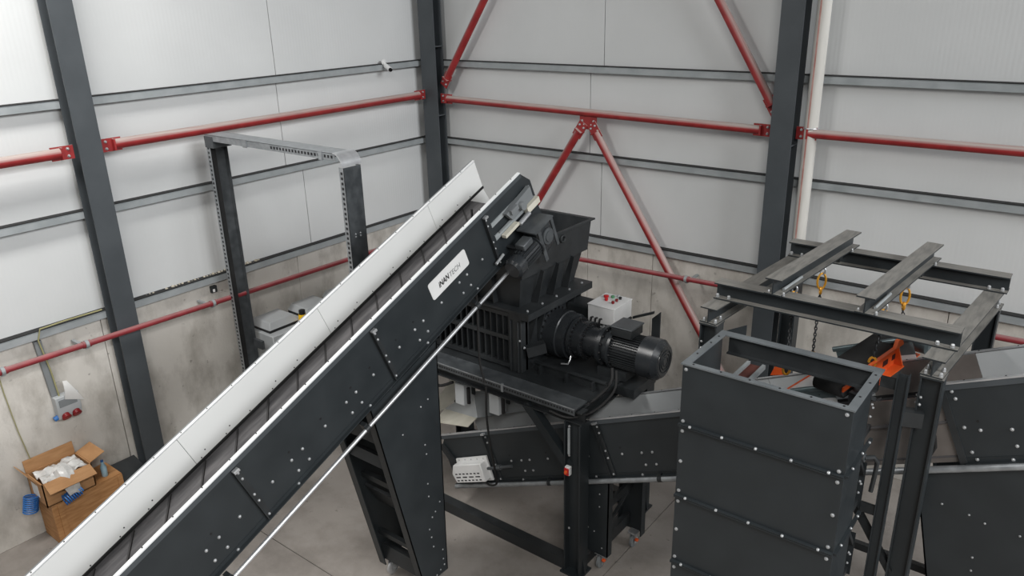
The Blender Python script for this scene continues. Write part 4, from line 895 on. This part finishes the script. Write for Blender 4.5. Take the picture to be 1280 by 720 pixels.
# ------------------------------------------------------------------ lifting chains
def lifting_chain(x, y, zb, dx, dy, label):
    t = thing('lifting_chain', label, 'chain', (x, y, 3.61), group='lifting chains of the magnet')
    MB().torus((x, y, 3.585), (1, 0, 0), (0, 0, 1), 0.022, 0.03, 0.009, 14, 6).build('shackle', 'bolt_zinc', t)
    MB().torus((x, y, 3.485), (1, 0.6, 0), (0, 0, 1), 0.036, 0.075, 0.010, 20, 8).build('master_ring', 'gold_shackle', t)
    MB().torus((x, y, 3.395), (0.5, -1, 0), (0, 0, 1), 0.022, 0.03, 0.011, 14, 6).build('connector', 'gold_shackle', t)
    mb = MB(); a = Vector((x, y, 3.355)); b = Vector((x+dx, y+dy, zb)); n = max(2, int((b-a).length/0.030)); d = (b-a).normalized()
    e = d.cross(Vector((0, 1, 0))).normalized(); g = d.cross(e).normalized()
    for i in range(n+1): mb.torus(a+(b-a)*i/n, e if i % 2 else g, d, 0.011, 0.021, 0.0055, 10, 5)
    mb.build('chain_links', 'black_steel', t)
    MB().torus((x+dx, y+dy, zb-0.035), (1, 0.3, 0), (0, 0, 1), 0.026, 0.04, 0.011, 14, 6).build('hook', 'gold_shackle', t)
lifting_chain(7.51, -2.87, 2.78, 0.0, 0.0, 'far left lifting chain with gold ring, under the left top beam')
lifting_chain(8.20, -2.85, 3.22, 0.03, 0.0, 'far right lifting chain with gold ring, under the right top beam')
lifting_chain(7.46, -3.46, 2.98, 0.08, -0.24, 'near left lifting chain with gold shackle, beside the column foot')
lifting_chain(8.17, -3.46, 3.14, -0.02, -0.02, 'near right lifting chain with gold shackle, in front of the orange magnet')

# ------------------------------------------------------------------ overband magnet
t = thing('overband_magnet', 'orange overband magnet with black belt hanging on chains inside the hoist frame', 'magnet', (8.19, -3.35, 3.03))
px, py, pz = 8.19, -3.35, 3.03
def MG(mb, name, m, parent=None, **k): return mb.build(name, m, parent or t, local=True, **k)
ma, mbb = -0.60, 0.52
mc = -0.22
sp = MG(MB().box(0.0, 0.008, mc, mbb, -0.08, 0.10).box(0.008, 0.085, mc, mbb, -0.08, -0.068).box(0.008, 0.03, mc, mbb, 0.09, 0.10), 'side_channel', 'orange_paint')
MG(MB().box(0.0, 0.012, ma, mc-0.002, 0.01, 0.05), 'deflector_strip', 'orange_paint', sp)
MG(MB().box(0.03, 0.12, ma+0.05, mc-0.04, -0.08, 0.0), 'gear_housing', 'zinc_dark')
sl = MB()
for k in range(3): sl.box(0.0081, 0.0105, mbb-0.20-k*0.15, mbb-0.12-k*0.15, -0.02, 0.03)
MG(sl, 'slots', 'print_black', sp, kind='stuff')
for y in (mbb-0.30, mbb-0.12): MG(MB().prism([(0.008, y, -0.068), (0.08, y, -0.068), (0.03, y, 0.09), (0.008, y, 0.09)], (0, 0.012, 0)), 'channel_web', 'orange_paint', sp)
MG(MB().prism([(0.0, mbb-0.34, 0.10), (0.03, mbb-0.34, 0.10), (0.03, mbb, 0.10), (0.0, mbb, 0.10)], (0, 0.03, 0.06)), 'lifting_lug', 'orange_paint', sp)
MG(MB().box(-0.27, -0.258, ma+0.05, mbb-0.05, -0.06, 0.06), 'side_channel', 'black_steel')
MG(MB().box(-0.24, -0.02, ma+0.15, mbb-0.15, -0.05, 0.05), 'magnet_core', 'black_steel')
for y in (ma+0.08, mbb-0.08): MG(MB().cyl((-0.25, y, 0), (-0.005, y, 0), 0.066, 20), 'roller', 'zinc_dark')
pr = []
for yc, a0 in ((mbb-0.08, -90), (ma+0.08, 90)):
    for i in range(9):
        a = math.radians(a0+i*22.5); pr.append((yc+0.08*math.cos(a), 0.08*math.sin(a)))
mb = MB(); n = len(pr)
mb.add([(x, y, z) for x in (-0.25, -0.012) for y, z in pr], [(i, (i+1) % n, n+(i+1) % n, n+i) for i in range(n)])
bt = MG(mb, 'belt', 'black_rubber'); sm = bt.modifiers.new('thick', 'SOLIDIFY'); sm.thickness = 0.01
MG(MB().lathe((0.05, mbb-0.04, 0.06), (1, 0, 0), [(0, 0.06), (0.02, 0.085), (0.11, 0.085), (0.13, 0.06)], 20), 'drive_motor', 'teal_sheet')
MG(MB().lathe((0.03, ma+0.16, -0.02), (1, 0, 0), [(0, 0.05), (0.02, 0.075), (0.06, 0.075), (0.08, 0.04)], 18), 'tension_bearing', 'zinc_dark')
t.matrix_world = Matrix.Translation((px, py, pz)) @ Matrix.Rotation(math.radians(-13), 4, 'Z') @ Matrix.Rotation(math.radians(4), 4, 'X')
# splash guides with rolled edges along the discharge conveyor
def guide(label, s0, s1, wb, wt, h0, h1, pale):
    g = thing('splash_guide', label, 'sheet', mtx=CV2 @ Matrix.Translation((s0, wb, h0)), group='splash guides of the discharge conveyor')
    ROOT[g.name] = CV2
    q = MB().prism([(0, 0, 0), (s1-s0, 0, 0), (s1-s0, wt-wb, h1-h0), (0, wt-wb, h1-h0)], (0, 0.006, 0)).build('sheet', 'teal_sheet', g, local=True)
    MB().cyl((-0.02, wt-wb, h1-h0), (s1-s0, wt-wb, h1-h0), 0.024, 14).build('rolled_edge', 'teal_sheet', g, local=True)
    MB().prism([(0.03, -0.004, -0.10), (s1-s0, -0.004, -0.10), (s1-s0, -0.004, 0.02), (0.03, -0.004, 0.05)], (0, -0.004, 0)).build('liner', pale, g, local=True)
guide('teal-grey splash guide with rolled edge on the far conveyor rim beside the magnet', 4.66, 5.30, 0.66, 0.69, 0.02, 0.17, 'white_plastic')
guide('small teal-grey splash guide with rolled edge, seen through the tower opening', 4.48, 4.80, 0.06, 0.02, -0.06, 0.07, 'white_plastic')
t = thing('transfer_sheet', 'pale triangular transfer sheet below the magnet, seen through the tower opening', 'sheet', (7.6, -3.3, 2.7))
MB().prism([(7.44, -3.50, 2.58), (7.62, -3.16, 2.70), (7.98, -3.16, 2.86), (7.90, -3.50, 2.76)], (0, 0, 0.008)).build('plate', 'white_plastic', t)
MB().prism([(7.43, -3.50, 2.585), (7.44, -3.50, 2.59), (7.62, -3.16, 2.71), (7.61, -3.16, 2.705)], (0, 0, 0.014)).build('edge_strip', 'orange_paint', t)
MB().prism([(7.22, -3.12, 2.56), (7.34, -3.12, 2.60), (7.34, -3.12, 2.72), (7.26, -3.12, 2.68)], (0, 0.012, 0)).build('end_lip', 'orange_paint', t)
t = thing('skirt_rail', 'brown rubber skirt between two steel rails inside the tower opening', 'rail', (7.15, -3.7, 2.7))
MB().box(7.10, 7.13, -3.85, -3.42, 2.76, 2.80).build('rail', 'galvanised_dull', t)
MB().box(7.24, 7.27, -3.85, -3.42, 2.76, 2.80).build('rail', 'galvanised_dull', t)
MB().box(7.13, 7.24, -3.85, -3.42, 2.765, 2.775).build('skirt', 'brown_rubber', t)
